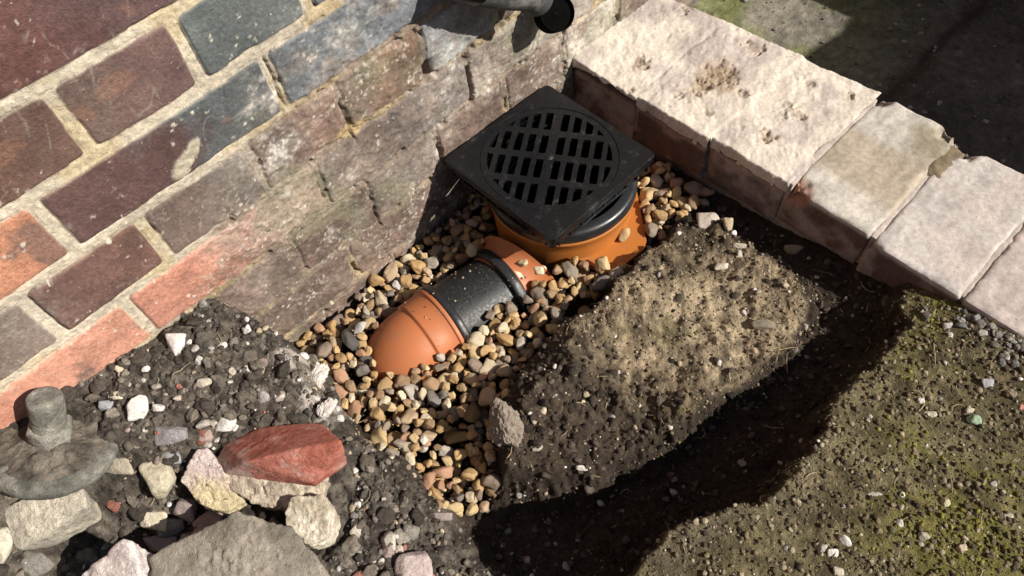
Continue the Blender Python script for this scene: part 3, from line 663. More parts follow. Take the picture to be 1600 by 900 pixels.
circle = [(gx + 87.5 * math.cos(2 * math.pi * k / 96), gy + 87.5 * math.sin(2 * math.pi * k / 96)) for k in range(96)]
me = boolean(prism(frame_poly, FZ - 12, FZ), prism(circle, FZ - 30, FZ + 20), 'frame', 1.0)
frame_o = adopt(link('frame', me, M['black']), gully)
# skirt of the frame: recessed band with slots and a lower lip
def skirt():
    bms = []
    for (o, z0, z1) in ((4.0, FZ - 24, FZ - 11.9), (7.5, FZ - 30, FZ - 23.9)):
        outer = prism(rrect(FX + o, FX + FS - o, FY - FS + o, FY - o, 5), z0, z1)
        inner = [(gx + 86 * math.cos(2 * math.pi * k / 64), gy + 86 * math.sin(2 * math.pi * k / 64)) for k in range(64)]
        cut = [prism(inner, z0 - 5, z1 + 5)]
        t = boolean(outer, merge(cut), 't'); b = bmesh.new(); b.from_mesh(t); bms.append(b)
    # ribs standing on the skirt faces
    for k in range(9):
        f = -FS / 2 + 14 + k * (FS - 28) / 8
        for s in (1, -1):
            bms.append(prism([(gx + f - 1, gy + s * (FS / 2 - 5)), (gx + f + 1, gy + s * (FS / 2 - 5)), (gx + f + 1, gy + s * (FS / 2 - 1.2)), (gx + f - 1, gy + s * (FS / 2 - 1.2))], FZ - 23.6, FZ - 11.7))
            bms.append(prism([(gx + s * (FS / 2 - 5), gy + f - 1), (gx + s * (FS / 2 - 5), gy + f + 1), (gx + s * (FS / 2 - 1.2), gy + f + 1), (gx + s * (FS / 2 - 1.2), gy + f - 1)], FZ - 23.6, FZ - 11.7))
    # lip along the bottom between two of the ribs
    for s in (1, -1):
        bms.append(prism(rrect(gx - 60, gx + 40, gy + s * (FS / 2 - 3) - 2, gy + s * (FS / 2 - 3) + 2, 1), FZ - 23.4, FZ - 19.0))
        bms.append(prism(rrect(gx + s * (FS / 2 - 3) - 2, gx + s * (FS / 2 - 3) + 2, gy - 50, gy + 60, 1), FZ - 23.4, FZ - 19.0))
    return bm_mesh(merge(bms), 'skirt', False)
skirt_o = adopt(link('skirt', skirt(), M['black']), gully)
# round grating with its slots
rot = math.radians(-55.6); rc, rs = math.cos(rot), math.sin(rot)
slots = []
for row in (-1.5, -0.5, 0.5, 1.5):
    n = 5 if abs(row) < 1 else 4
    for s in (-1, 1):
        for k in range(n + 0):
            a = s * (10.8 + 16.2 * k); b = row * 41.5
            poly = rrect(gx + a - 4.9, gx + a + 4.9, gy + b - 15.4, gy + b + 15.4, 1.0, 1, rot, (gx, gy))
            pc = clip_circle(poly, gx, gy, 78.5)
            if len(pc) >= 3:
                ar = abs(sum(pc[i][0] * pc[(i + 1) % len(pc)][1] - pc[(i + 1) % len(pc)][0] * pc[i][1] for i in range(len(pc)))) / 2
                if ar > 18: slots.append(prism(pc, FZ - 30, FZ + 20))
disc = [(gx + 87.0 * math.cos(2 * math.pi * k / 96), gy + 87.0 * math.sin(2 * math.pi * k / 96)) for k in range(96)]
me = boolean(prism(disc, FZ - 5.5, FZ - 0.5), merge(slots), 'grating', 0.7)
grating = adopt(link('grating', me, M['black']), gully)
V, F = revolve([(0.2, 0.6), (4.5, 0.4), (5.6, -0.4), (5.6, -2)], 24); V += np.array([gx, gy, FZ]); V2, F2 = revolve([(2.6, 1.4), (3.3, 1.2), (3.3, 0)], 6); V2 += np.array([gx, gy, FZ])
V, F = join_meshes([(V, F), (V2, F2)]); scr = link('screw', mesh_np('screw', toM(V), F), M['blackdusty']); scr.parent = grating; scr.matrix_parent_inverse = grating.matrix_parent_inverse.copy()
scr.matrix_parent_inverse = Matrix.Identity(4)
for o_ in (frame_o, skirt_o, grating, scr):      # the top sits a touch low on the kerb side
    for v_ in o_.data.vertices: v_.co.z -= 0.05 * (v_.co.x - gx / 1000) 
def lathe_at(prof, cx, cy, n=96): V, F = revolve(prof, n); return toM(V + np.array([cx, cy, 0])), F
# near-black liner standing in for shade inside the pot, black collar, orange pot
V, F = lathe_at([(84, -382.5), (86, -382.5), (86, -700), (84, -700), (84, -382.5)], GX, GY)
V2, F2 = lathe_at([(0.5, -640), (85, -640)], GX, GY); V, F = join_meshes([(V, F), (V2, F2)])
adopt(link('pot_shade_liner', mesh_np('pot_shade_liner', V, F), M['dark']), gully)
V, F = lathe_at([(84, -381), (92, -381), (96.5, -382.5), (98.2, -386), (98.2, -398), (96.8, -401), (91, -402), (86, -402)], GX, GY, 128)
adopt(link('collar', mesh_np('collar', V, F), M['blackclean']), gully)
V, F = lathe_at([(87, -401.5), (95.5, -401.5), (97.2, -403), (97.4, -407), (95.2, -409), (94.4, -424), (93.6, -440), (93, -452), (91, -520), (88, -520)], GX, GY, 128)
adopt(link('pot', mesh_np('pot', V, F), M['orange']), gully)
# moulded shoulder: outlet saddle to the pipe and square wing towards the kerb
bmw = prism(wing, -452, -443.5)
hole = [(GX + 92 * math.cos(2 * math.pi * k / 96), GY + 92 * math.sin(2 * math.pi * k / 96)) for k in range(96)]
def largest(me):
    bm = bmesh.new(); bm.from_mesh(me); bm.verts.ensure_lookup_table(); seen = {}; best = []
    for v in bm.verts:
        if v in seen: continue
        st = [v]; seen[v] = 1; isl = []
        while st:
            q = st.pop(); isl.append(q)
            for e in q.link_edges:
                w = e.other_vert(q)
                if w not in seen: seen[w] = 1; st.append(w)
        if len(isl) > len(best): best = isl
    keep = set(best); bmesh.ops.delete(bm, geom=[v for v in bm.verts if v not in keep], context='VERTS'); bm.to_mesh(me); bm.free(); return me
adopt(link('shoulder', largest(boolean(bmw, prism(hole, -470, -430), 'shoulder', 2.0)), M['orange']), gully)
V, F = sweep([(393, -130, -482), (385, -131, -483), (365, -132, -484), (352, -132.5, -485)], [66, 60, 56, 56], 64)
adopt(link('outlet', mesh_np('outlet', toM(V), F), M['clay']), gully)

# ------------------------------------------------------------------ pipe connector and bend
A0 = np.array([346, -132, -485.0]); A1 = np.array([262, -122.5, -478.5]); ad = (A1 - A0) / np.linalg.norm(A1 - A0)
pipe = empty('drain_pipe', P(*(A1 - [0, 0, 60]))); tag(pipe, 'black ribbed coupling and terracotta pipe bend half buried in gravel', 'pipe')
def along(prof):
    """prof [(distance from A0, radius)] swept along the pipe axis"""
    V, F = sweep([tuple(A0 + ad * d) for d, r in prof], [r for d, r in prof], 96)
    # fix orientation of duplicate stations
    return toM(V), F
def ring(d0, d1, ri, ro, name, mat, e=1.5):
    s = np.cross(ad, [0, 0, 1.0]); s /= np.linalg.norm(s); w = np.cross(s, ad); n = 96; V = []
    prof = [(d0, ri), (d0, ro - e), (d0 + e * 0.35, ro - e * 0.35), (d0 + e, ro), (d1 - e, ro), (d1 - e * 0.35, ro - e * 0.35), (d1, ro - e), (d1, ri)]
    for k in range(n):
        a = 2 * math.pi * k / n
        for d, r in prof: V.append(A0 + ad * d + r * (math.cos(a) * s + math.sin(a) * w))
    m = len(prof); F = [(i * m + j, ((i + 1) % n) * m + j, ((i + 1) % n) * m + j + 1, i * m + j + 1) for i in range(n) for j in range(m - 1)]
    return adopt(link(name, mesh_np(name, toM(V), np.array(F)), M[mat]), pipe)
LA = np.linalg.norm(A1 - A0)
ring(-11, 3, 50, 63.5, 'sealing_ring', 'blackclean', 2.5)
ring(-12.5, -10.5, 50, 62.0, 'ring_edge', 'clay', 0.6)
V, F = along([(2, 55), (20, 55), (40, 55.3), (60, 55.3), (LA - 1, 55)])
adopt(link('coupling', mesh_np('coupling', V, F), M['blackdusty']), pipe)
ring(LA - 5, LA + 5.5, 50, 62.5, 'sealing_ring', 'blackclean', 2.2)
ring(LA + 5.0, LA + 11, 50, 61.3, 'socket_rim', 'clay', 1.5)
# socket and bend curving down into the gravel
path = [A1 + ad * d for d in (8, 14, 20, 26, 32, 38)]; rad = [60, 58.3, 57.4, 57, 56.6, 56.2]
path.append(A1 + ad * 40); rad.append(56.0); path.append(A1 + ad * 40.6); rad.append(53.4)
c0 = A1 + ad * 42; yaw = np.array([ad[0], ad[1], 0]); yaw /= np.linalg.norm(yaw); Rb = 31
for k in range(0, 15):
    a = math.radians(k * 6.5); path.append(c0 + yaw * Rb * math.sin(a) + np.array([0, 0, -Rb * (1 - math.cos(a)) + ad[2] * Rb * math.sin(a)])); rad.append(53.2)
V, F = sweep(path, rad, 96)
adopt(link('bend', mesh_np('bend', toM(V), F), M['clay']), pipe)

# ------------------------------------------------------------------ waste pipe over the gully, at the top of the picture
wp = empty('waste_pipe', P(560, 0, -120)); tag(wp, 'grey waste pipe with black open end sticking out from the wall above the gully', 'pipe')
def tube(name, path, r, mat, root, n=40, inner=None):
    V, F = sweep(path, [r] * len(path) if not hasattr(r, '__len__') else r, n)
    if inner:
        V2, F2 = sweep(path, [inner] * len(path), n); F2 = F2[:, ::-1]
        k = len(V); m = len(path); caps = [((m - 1) * n + i, k + (m - 1) * n + i, k + (m - 1) * n + (i + 1) % n, (m - 1) * n + (i + 1) % n) for i in range(n)]
        caps += [(i, (i + 1) % n, k + (i + 1) % n, k + i) for i in range(n)]
        V = np.concatenate([V, V2]); F = np.concatenate([F, F2 + k, np.array(caps)])
    return adopt(link(name, mesh_np(name, toM(V), F), M[mat]), root)
mc = onwall(871, 20, -40); m0 = onwall(826, -12, -44); m1 = onwall(755, -16, -36); m2 = onwall(735, -70, -22)
tube('pipe', [m2, m1, m1 * 0.5 + m0 * 0.5, m0, m0 * 0.7 + mc * 0.3], 19.5, 'greyplastic', wp)
tocam = (CC - mc) / np.linalg.norm(CC - mc); fd = tocam * 0.8 + np.array([0.25, -0.1, 0.0]); fd /= np.linalg.norm(fd)
tube('open_end', [mc - fd * 26, mc - fd * 8, mc], 21.5, 'dark', wp, 48, 20.4)
V, F = sweep([mc - fd * 4, mc - fd * 3.5], [20.4, 0.2], 48); adopt(link('mouth_shade_disc', mesh_np('mouth_shade_disc', toM(V), F), M['dark']), wp)  # black disc closing the mouth stands in for the shade inside
q0 = onwall(722, -30, -38); q1 = onwall(705, -60, -4)
tube('pipe_elbow', [q1, (q1 + q0) / 2, q0, q0 * 0.3 + m1 * 0.7], [20, 20, 22, 18], 'blackclean', wp)

# ------------------------------------------------------------------ muddy base plate with bolt, far left
BD = np.array([0.47, 0.06, 0.88]); BD /= np.linalg.norm(BD)
bc = onz(82, 692, -288.0)
bolt = empty('ground_anchor', P(*bc)); tag(bolt, 'mud caked round metal plate with an upright bolt in the rubble', 'anchor plate')
ex = np.cross(BD, [0, 1.0, 0]); ex /= np.linalg.norm(ex); ey = np.cross(BD, ex)
def onbolt(V, lift=0): V = np.asarray(V, float); return bc + V[:, :1] * ex + V[:, 1:2] * ey + (V[:, 2:3] + lift) * BD
def muddy(prof, n, amp, seed, name, ca, cb, extra=None):
    V, F = revolve(prof, n); V = onbolt(V); nz = fbm3(V, 14, 5, seed, 0.65); nn = V - (bc + ((V - bc) @ BD)[:, None] * BD)
    nn /= np.linalg.norm(nn, axis=1)[:, None] + 1e-9
    ck, _ = clods(V[:, 0], V[:, 1], 15, seed + 3, 0.7); ck2, _ = clods(V[:, 0], V[:, 1], 6, seed + 4, 0.7)
    V = V + BD * ((nz * amp + (ck * 2.2 + ck2 * 0.9) * amp * 0.8))[:, None] + nn * (fbm3(V, 20, 4, seed + 1) * amp * 0.5)[:, None]
    c = lerp(ca, cb, sst(0.3, 0.75, fbm3(V, 16, 4, seed + 2) * 0.5 + 0.5)[:, None])
    return adopt(link(name, mesh_np(name, toM(V), F, True, c), M['mud']), bolt)
def prof_fill(pts, step=1.6):
    out = []
    for (a, b) in zip(pts[:-1], pts[1:]):
        n = max(1, int(math.dist(a, b) / step)); out += [(a[0] + (b[0] - a[0]) * k / n, a[1] + (b[1] - a[1]) * k / n) for k in range(n)]
    return out + [pts[-1]]
muddy(prof_fill([(0.3, 3), (30, 3), (44, 1.5), (52, 0), (56.5, -2), (57, -9), (55, -15), (48, -19)]), 220, 1.5, 701, 'plate', (0.085, 0.085, 0.075), (0.20, 0.195, 0.17))
muddy(prof_fill([(0.3, 13), (16, 12), (24, 9), (33, 6.5), (42, 5), (47, 1)]), 240, 4.6, 711, 'mud', (0.06, 0.052, 0.042), (0.155, 0.135, 0.11))
muddy(prof_fill([(0.2, 62), (11.5, 62), (14.6, 60.8), (15.2, 58), (15.2, 38), (14.0, 36), (15.0, 34), (15.0, 8), (15, 2)], 1.3), 110, 0.8, 721, 'bolt', (0.15, 0.145, 0.125), (0.30, 0.29, 0.25))
muddy(prof_fill([(13, 27), (19, 26), (20.5, 23), (20.5, 14), (19, 8)], 1.5), 6, 0.8, 731, 'nut', (0.14, 0.135, 0.115), (0.27, 0.26, 0.23))

# ------------------------------------------------------------------ stones
def ico(sub):
    bm = bmesh.new(); bmesh.ops.create_icosphere(bm, subdivisions=sub, radius=1.0)
    V = np.array([v.co[:] for v in bm.verts]); F = np.array([[v.index for v in f.verts] for f in bm.faces]); bm.free()
    return V / np.linalg.norm(V, axis=1)[:, None], F
ICO = {k: ico(k) for k in (2, 3, 4, 5, 6)}
def faceted(seed, nplanes=12, sub=4, p=14, rough=0.05, fine=0.02):
    """unit stone: planes cut from a ball, rounded, roughened; returns verts with max radius about 1"""
    r = np.random.RandomState(seed); V, F = ICO[sub]
    N = r.normal(size=(nplanes, 3)); N /= np.linalg.norm(N, axis=1)[:, None]; Hh = 0.62 + 0.36 * r.rand(nplanes)
    N = np.concatenate([N, np.eye(3), -np.eye(3)]); Hh = np.concatenate([Hh, 0.9 + 0.1 * r.rand(6)])
    d = np.maximum(V @ N.T, 0) / Hh
    R = 1 / (np.sum(d ** p, axis=1) ** (1 / p))
    W = V * R[:, None]
    W = W * (1 + rough * fbm3(W + seed * 3.3, 0.7, 4, seed) + fine * fbm3(W + seed, 0.16, 4, seed + 1, 0.65))[:, None]
    return W / np.abs(W).max(), F
def hullstone(pts, name, mat, colf, rough=1.6, p=40, sub=6, seed=0):
    """stone from corner points (mm): convex hull planes -> dense rough surface"""
    pts = np.array(pts, float); cen = pts.mean(0)
    bm = bmesh.new(); vs = [bm.verts.new(q) for q in pts]; bmesh.ops.convex_hull(bm, input=vs); bm.normal_update()
    N = []; Hh = []
    for f in bm.faces:
        n = np.array(f.normal[:]); c = np.array(f.calc_center_median()[:]) - cen; h = n @ c
        if h < 0: n, h = -n, -h
        if h > 1: N.append(n); Hh.append(h)
    bm.free(); N = np.array(N); Hh = np.array(Hh); V, F = ICO[sub]
    d = np.maximum(V @ N.T, 0) / Hh; dm = d.max(1); R = 1 / (dm * np.sum((d / dm[:, None]) ** p, axis=1) ** (1 / p)); W = V * R[:, None]
    n = V
    P3 = W + cen
    W = P3 + n * (fbm3(P3, 26, 5, seed + 1, 0.62) * rough * 1.6 + fbm3(P3, 7, 3, seed + 2) * rough * 0.8)[:, None]
    return W, F, P3
def place_stone(name, px, py, w, h, cin, label, cat='stone', group=None, seed=1, ang=0.0, planes=12, rough=0.06, fine=0.03, lift=0.45, depth=None, sub=5, mat='stone', zfix=None, p=14):
    """a stone w x h pixels large as it shows in the photograph, set down where that sight line meets the ground"""
    g = hit(px, py) if zfix is None else onz(px, py, zfix)
    dist = (g - CC) @ CR[2]; k = dist / CF
    a, b = w * k / 2, h * k / 2; dp = (depth * k / 2) if depth else min(a, b) * 0.8
    c = g + (-CR[2]) * dp * lift + np.array([0, 0, 1.0]) * dp * 0.15
    W, F = faceted(seed, planes, sub, p, rough, fine)
    ca, sa = math.cos(ang), math.sin(ang)
    ax = CR[0] * ca - CR[1] * sa; ay = CR[0] * sa + CR[1] * ca
    B = np.stack([ax * a, ay * b, CR[2] * dp]); V = W @ B
    me = mesh_np(name, V / 1000.0, F, True); o = link(name, me, M[mat]); o.location = P(*c); o.color = (*cin, 1)
    return tag(o, label, cat, group)
WHITE = (0.62, 0.58, 0.56); CREAM = (0.52, 0.46, 0.35); PINK = (0.48, 0.38, 0.36); GREY = (0.22, 0.21, 0.19); DARK = (0.08, 0.075, 0.07); PALE = (0.38, 0.35, 0.30)
S = place_stone
def custom(name, pts, drop, cin_fn, label, cat, seed, mat='stonecol', rough=1.6, p=40, sub=6):
    """pts: (px, py, z) corners of the top side; the underside is the same outline lower and a little smaller"""
    T = np.array([onz(a, b, z + 13) for a, b, z in pts]); c = T.mean(0); Bm = c + (T - c) * 0.86; Bm[:, 2] = T[:, 2].mean() - drop
    W, F, P3 = hullstone(np.concatenate([T, Bm]), name, None, None, rough, p, sub, seed)
    base = np.array([c[0], c[1], T[:, 2].min() - drop]); me = mesh_np(name, (W - base) / 1000.0, F, True, np.clip(cin_fn(W, P3), 0, 0.8))
    o = link(name, me, M[mat]); o.location = P(*base); return tag(o, label, cat) if label else o
def two(a, b, s, seed, lo=0.35, hi=0.7): return lambda W, P3: lerp(a, b, sst(lo, hi, fbm3(P3, s, 4, seed) * 0.5 + 0.5)[:, None])
# red brick fragment with a slab of old mortar on its underside
PL = onz(345, 735, -350)
root = empty('brick_fragment', P(*onz(440, 740, -375))); tag(root, 'broken red brick fragment with cream mortar stuck to its underside', 'brick fragment')
o = custom('red_brick', [(336, 722, -356), (350, 694, -362), (404, 668, -362), (490, 660, -350), (504, 663, -344), (384, 722, -318), (440, 708, -308), (534, 689, -302), (492, 757, -346), (424, 752, -358), (346, 742, -360)], 26,
           lambda W, P3: lerp(lerp((0.36, 0.115, 0.080), (0.50, 0.19, 0.145), sst(0.3, 0.7, fbm3(P3, 14, 4, 801) * 0.5 + 0.5)[:, None]), (0.56, 0.44, 0.40), np.maximum(sst(0.56, 0.72, fbm3(P3, 18, 5, 802, 0.65) * 0.5 + 0.5) * 0.7, sst(30, 10, (P3[:, 0] - PL[0]) + fbm3(P3, 14, 4, 804) * 16) * 0.85 * (P3[:, 2] < -300))[:, None]), None, None, 803, rough=0.8, p=260)
adopt_now = lambda o, r: (setattr(o, 'parent', r), setattr(o, 'matrix_parent_inverse', Matrix.Translation(r.location).inverted()))
adopt_now(o, root)
o = custom('mortar', [(333, 726, -352), (350, 712, -350), (420, 740, -352), (500, 745, -356), (516, 740, -356), (510, 770, -366), (452, 800, -374), (410, 790, -370), (360, 766, -362)], 30,
           two((0.36, 0.30, 0.24), (0.62, 0.54, 0.43), 8, 811), None, None, 812, rough=3.4)
adopt_now(o, root)
custom('rubble_chunk', [(292, 720, -346), (305, 696, -340), (325, 698, -342), (338, 722, -348), (345, 745, -356), (385, 785, -372), (352, 800, -374), (318, 790, -370), (284, 752, -358)], 34,
       lambda W, P3: lerp(lerp((0.56, 0.45, 0.44), (0.66, 0.58, 0.56), sst(0.3, 0.7, fbm3(P3, 12, 4, 821) * 0.5 + 0.5)[:, None]), (0.56, 0.48, 0.30), sst(-338, -352, P3[:, 2] + fbm3(P3, 15, 3, 823) * 6)[:, None] * 0.95),
       'pinkish white rubble chunk with a buff lower half, left of the red brick fragment', 'rubble chunk', 822, rough=3.6)
custom('rubble_chunk', [(442, 800, -358), (455, 775, -352), (505, 768, -350), (518, 800, -358), (512, 840, -368), (485, 854, -372), (452, 842, -368)], 44, two((0.46, 0.40, 0.31), (0.66, 0.61, 0.50), 9, 831),
       'rough cream mortar lump just below the red brick fragment', 'rubble chunk', 832, rough=3.2)
custom('concrete_slab', [(232, 868, -345), (285, 858, -345), (338, 852, -342), (352, 808, -335), (372, 800, -333), (455, 822, -345), (472, 852, -350), (520, 905, -360), (400, 960, -360), (240, 950, -352)], 40,
       two((0.17, 0.15, 0.125), (0.30, 0.27, 0.225), 30, 841, 0.3, 0.62), 'large flat grey brown concrete slab at the bottom edge below the rubble', 'concrete piece', 842, rough=3.3, p=120)
custom('rubble_chunk', [(130, 896, -335), (160, 868, -325), (188, 842, -312), (206, 842, -312), (220, 890, -330), (222, 930, -340), (120, 940, -345)], 40, two((0.52, 0.44, 0.43), (0.74, 0.70, 0.68), 16, 851),
       'bright white pointed rubble chunk at the bottom edge, left of the concrete slab', 'rubble chunk', 852, rough=2.0)
custom('rubble_chunk', [(-20, 800, -325), (20, 795, -322), (70, 770, -318), (128, 762, -318), (136, 790, -325), (95, 820, -332), (70, 840, -338), (30, 858, -342), (-10, 850, -340)], 40,
       two((0.34, 0.31, 0.26), (0.56, 0.51, 0.42), 22, 861), 'big greyish cream rubble block under the anchor plate', 'rubble chunk', 862, rough=2.2)
stones = [
 (277, 540, 29, 38, WHITE, 'white oval stone standing highest on the dark rubble heap', 1), (223, 636, 30, 40, (0.72, 0.69, 0.66), 'bright white stone beside the anchor plate, larger of two', 2),
 (249, 638, 16, 14, WHITE, 'small white stone just right of the bright white stone near the plate', 3), (355, 661, 36, 24, (0.58, 0.56, 0.54), 'angular white stone above the red brick fragment', 4),
 (270, 680, 50, 32, (0.26, 0.245, 0.25), 'flat grey stone between the anchor plate and the pinkish rubble chunk', 5), (275, 714, 26, 24, (0.27, 0.28, 0.29), 'smooth blue grey stone tucked above the pinkish rubble chunk', 6),
 (184, 617, 24, 13, (0.60, 0.54, 0.40), 'small cream stone by the foot of the red bricks', 7), (168, 634, 22, 16, (0.30, 0.31, 0.33), 'small bluish grey stone right of the bolt', 8),
 (182, 726, 66, 26, (0.36, 0.32, 0.25), 'long cream sliver of rubble leaning on the anchor plate', 9), (255, 748, 52, 60, (0.42, 0.38, 0.29), 'buff lump left of the pinkish rubble chunk', 10),
 (247, 812, 46, 34, (0.54, 0.48, 0.38), 'cream stone in the shaded hollow above the concrete slab', 11), (254, 848, 52, 30, (0.34, 0.27, 0.27), 'purplish stone in the hollow left of the concrete slab', 12),
 (300, 845, 42, 34, (0.30, 0.29, 0.27), 'rounded grey stone right beside the purplish stone', 13), (294, 795, 40, 34, (0.28, 0.23, 0.22), 'dull plum stone in shade under the pinkish rubble chunk', 14),
 (330, 812, 42, 34, (0.35, 0.26, 0.25), 'brown pink stone in shade against the buff rubble', 15), (275, 822, 40, 30, (0.25, 0.25, 0.25), 'dark grey stone in the middle of the shaded hollow', 16),
 (328, 832, 46, 34, (0.32, 0.23, 0.21), 'reddish stone nearest the top corner of the concrete slab', 17), (6, 855, 34, 60, (0.50, 0.47, 0.38), 'cream rubble lump cut by the left edge, under the big block', 18),
 (3, 755, 18, 24, (0.60, 0.56, 0.30), 'yellowish stone at the left edge under the anchor plate', 19), (60, 880, 60, 40, GREY, 'grey rubble lump in shade at the bottom left corner', 20),
 (648, 884, 58, 42, (0.46, 0.38, 0.37), 'pinkish stone at the bottom edge near the trench', 21), (607, 844, 26, 26, (0.44, 0.40, 0.34), 'pale round stone above the pinkish stone near the trench', 22),
 (558, 830, 20, 26, (0.45, 0.41, 0.35), 'small pale upright stone right of the cream mortar lump', 23), (600, 790, 20, 16, DARK, 'blackish stone in the clods right of the brick fragment', 24),
 (413, 620, 18, 20, (0.34, 0.31, 0.31), 'greyish round stone on the rubble heap left of the mortar edge', 25), (320, 598, 22, 14, (0.45, 0.40, 0.33), 'buff stone low on the heap under the white oval stone', 26),
 (313, 562, 16, 20, (0.50, 0.48, 0.45), 'pale stone just below the white oval stone', 27), (350, 540, 14, 12, (0.6, 0.57, 0.54), 'small white stone right of the white oval stone', 28),
 (445, 690, 48, 18, (0.16, 0.155, 0.15), 'dark shaded stone behind the top of the red brick fragment', 29),
 (1105, 348, 38, 28, (0.44, 0.38, 0.33), 'pale rounded stone at the corner of the earth block below the kerb', 30), (1136, 352, 18, 22, (0.38, 0.30, 0.21), 'tan pebble touching the pale rounded stone by the kerb', 31),
 (1125, 416, 24, 13, (0.46, 0.42, 0.35), 'flat pale pebble on top of the sunlit earth block', 32), (912, 731, 26, 9, (0.62, 0.59, 0.55), 'white sliver of stone on the edge of the diagonal shadow', 33),
 (1238, 391, 34, 17, (0.27, 0.23, 0.16), 'flat olive stone in shade under the kerb', 34), (1190, 508, 36, 20, (0.22, 0.19, 0.14), 'dark flat stone bedded in the sunlit earth block', 35),
 (1519, 656, 20, 17, (0.30, 0.40, 0.28), 'pale green glassy pebble on the mossy bank', 36), (1597, 637, 14, 9, (0.55, 0.25, 0.22), 'pink shard at the right edge on the mossy bank', 37),
 (1283, 856, 15, 15, PALE, 'pale pebble, leftmost of the cluster low on the mossy bank', 38), (1300, 862, 19, 12, (0.55, 0.52, 0.48), 'flat white pebble, lowest of the cluster on the mossy bank', 39),
 (1318, 843, 18, 17, (0.60, 0.57, 0.53), 'bright pebble, rightmost of the cluster low on the mossy bank', 40), (1308, 892, 16, 16, (0.44, 0.40, 0.32), 'tan pebble at the bottom edge of the mossy bank', 41),
 (1441, 838, 20, 15, (0.32, 0.28, 0.23), 'brown pebble at the bottom of the mossy bank, right of the cluster', 42), (1500, 856, 18, 13, (0.44, 0.37, 0.28), 'tan pebble throwing a dark shadow low on the right of the bank', 43),
 (1452, 648, 22, 12, (0.46, 0.42, 0.32), 'cream pebble left of the green glassy pebble', 44), (1513, 641, 13, 11, (0.50, 0.45, 0.36), 'small buff pebble just above the green glassy pebble', 45),
 (1436, 628, 10, 13, (0.56, 0.54, 0.50), 'small white chip on the bank above the cream pebble', 46), (1476, 785, 13, 14, (0.48, 0.45, 0.30), 'yellowish pebble in the middle of the mossy bank', 47),
 (1403, 816, 11, 12, (0.54, 0.52, 0.48), 'lone white pebble in a bare dark patch of the bank', 48), (1573, 806, 16, 12, (0.36, 0.31, 0.25), 'brown pebble near the lower right edge', 49),
 (1365, 772, 26, 8, (0.42, 0.39, 0.34), 'thin grey stone splinter on the bare patch of the bank', 50), (840, 700, 16, 9, (0.35, 0.32, 0.27), 'small grey stone at the foot of the dark clods', 51),
 (690, 805, 34, 14, (0.30, 0.25, 0.23), 'brown flake of stone at the bottom end of the gravel', 52), (1155, 385, 20, 10, (0.4, 0.36, 0.3), 'light chip of stone on the earth block nearest the kerb', 53),
 (1540, 600, 22, 16, (0.30, 0.30, 0.31), 'grey pebble below the kerb shadow on the right', 54), (1478, 510, 13, 11, (0.45, 0.43, 0.40), 'pale pebble at the corner where kerb shadow and bank meet', 55)]
for (x, y, w, h, c, lab, sd) in stones:
    r = random.Random(sd); big = max(w, h) > 40
    S('stone' if max(w, h) > 22 else 'pebble', x, y, w * 1.06, h * 1.06, c, lab, 'stone' if max(w, h) > 22 else 'pebble', None, 900 + sd, 0.0, r.randint(8, 13), 0.08, 0.05 if big else 0.03, 0.45, None, 5 if big else 4, p=22 if big else 14)
# pale mortar spilt along the edge of the heap against the gravel
for n_, (x, y, w, h, lab) in enumerate([(455, 535, 40, 70, 'upper white mortar lump on the heap edge, close to the house wall'), (496, 590, 34, 66, 'middle white mortar lump on the heap edge above the gravel'), (512, 640, 26, 54, 'lower white mortar lump on the heap edge beside the gravel')]):
    S('mortar_lump', x, y, w, h, (0.56, 0.51, 0.48), lab, 'mortar lump', None, 960 + n_, -0.55, 16, 0.35, 0.22, 0.5, 34, 6)
S('mortar_lump', 792, 668, 70, 100, (0.24, 0.20, 0.165), 'big pale mortar lump half buried in the dark edge of the earth block', 'mortar lump', None, 970, 0.3, 18, 0.32, 0.22, -0.15, 44, 6)

# ------------------------------------------------------------------ pea gravel
gpoly = pxpoly([(640, 396), (596, 440), (540, 500), (470, 545), (505, 610), (522, 670), (560, 700), (620, 730), (672, 775), (700, 800), (765, 785), (775, 700), (785, 650), (830, 575), (890, 510), (950, 472),
                (985, 420), (1050, 360), (1120, 322), (1105, 285), (1030, 262), (960, 150), (880, 120)], -474)
SPH = np.array([(*(A0 + ad * d), 62.5 if (d < 6 or LA - 8 < d < LA + 14) else 56) for d in np.arange(-14, LA + 40, 5)] + [(*p_, r_ - 1) for p_, r_ in zip(path[8:], rad[8:])])
def blocked(x, y, z, r):
    if math.hypot(x - GX, y - GY) < 97 + r * 0.7: return True
    if y > -r * 0.85: return True
    if x > KX0 - r: return True
    q = np.hypot(np.hypot(SPH[:, 0] - x, SPH[:, 1] - y), SPH[:, 2] - z) - SPH[:, 3]
    if q.min() < r * 0.4: return True
    if 350 < x < 430 and abs(y + 131) < 58 and z < -425: return math.hypot(y + 131, z + 483) < 60 + r * 0.6
    # the moulded shoulder beside the pot
    if z < -443 + r * 0.8 and y < -140 and float(sdpoly(np.array([x]), np.array([y]), wing)[0]) > -r * 0.5: return True
    return False
placed = []; cell = {}
def near(x, y):
    i, j = int(x // 26), int(y // 26)
    for a in (-1, 0, 1):
        for b in (-1, 0, 1):
            for q in cell.get((i + a, j + b), ()): yield q
bxs = [q[0] for q in gpoly]; bys = [q[1] for q in gpoly]
N_TRY = 16000
cx = rng.uniform(min(bxs), max(bxs), N_TRY); cy = rng.uniform(min(bys), max(bys), N_TRY)
ins = sdpoly(cx, cy, gpoly) > -4; floor = H(cx, cy, False)
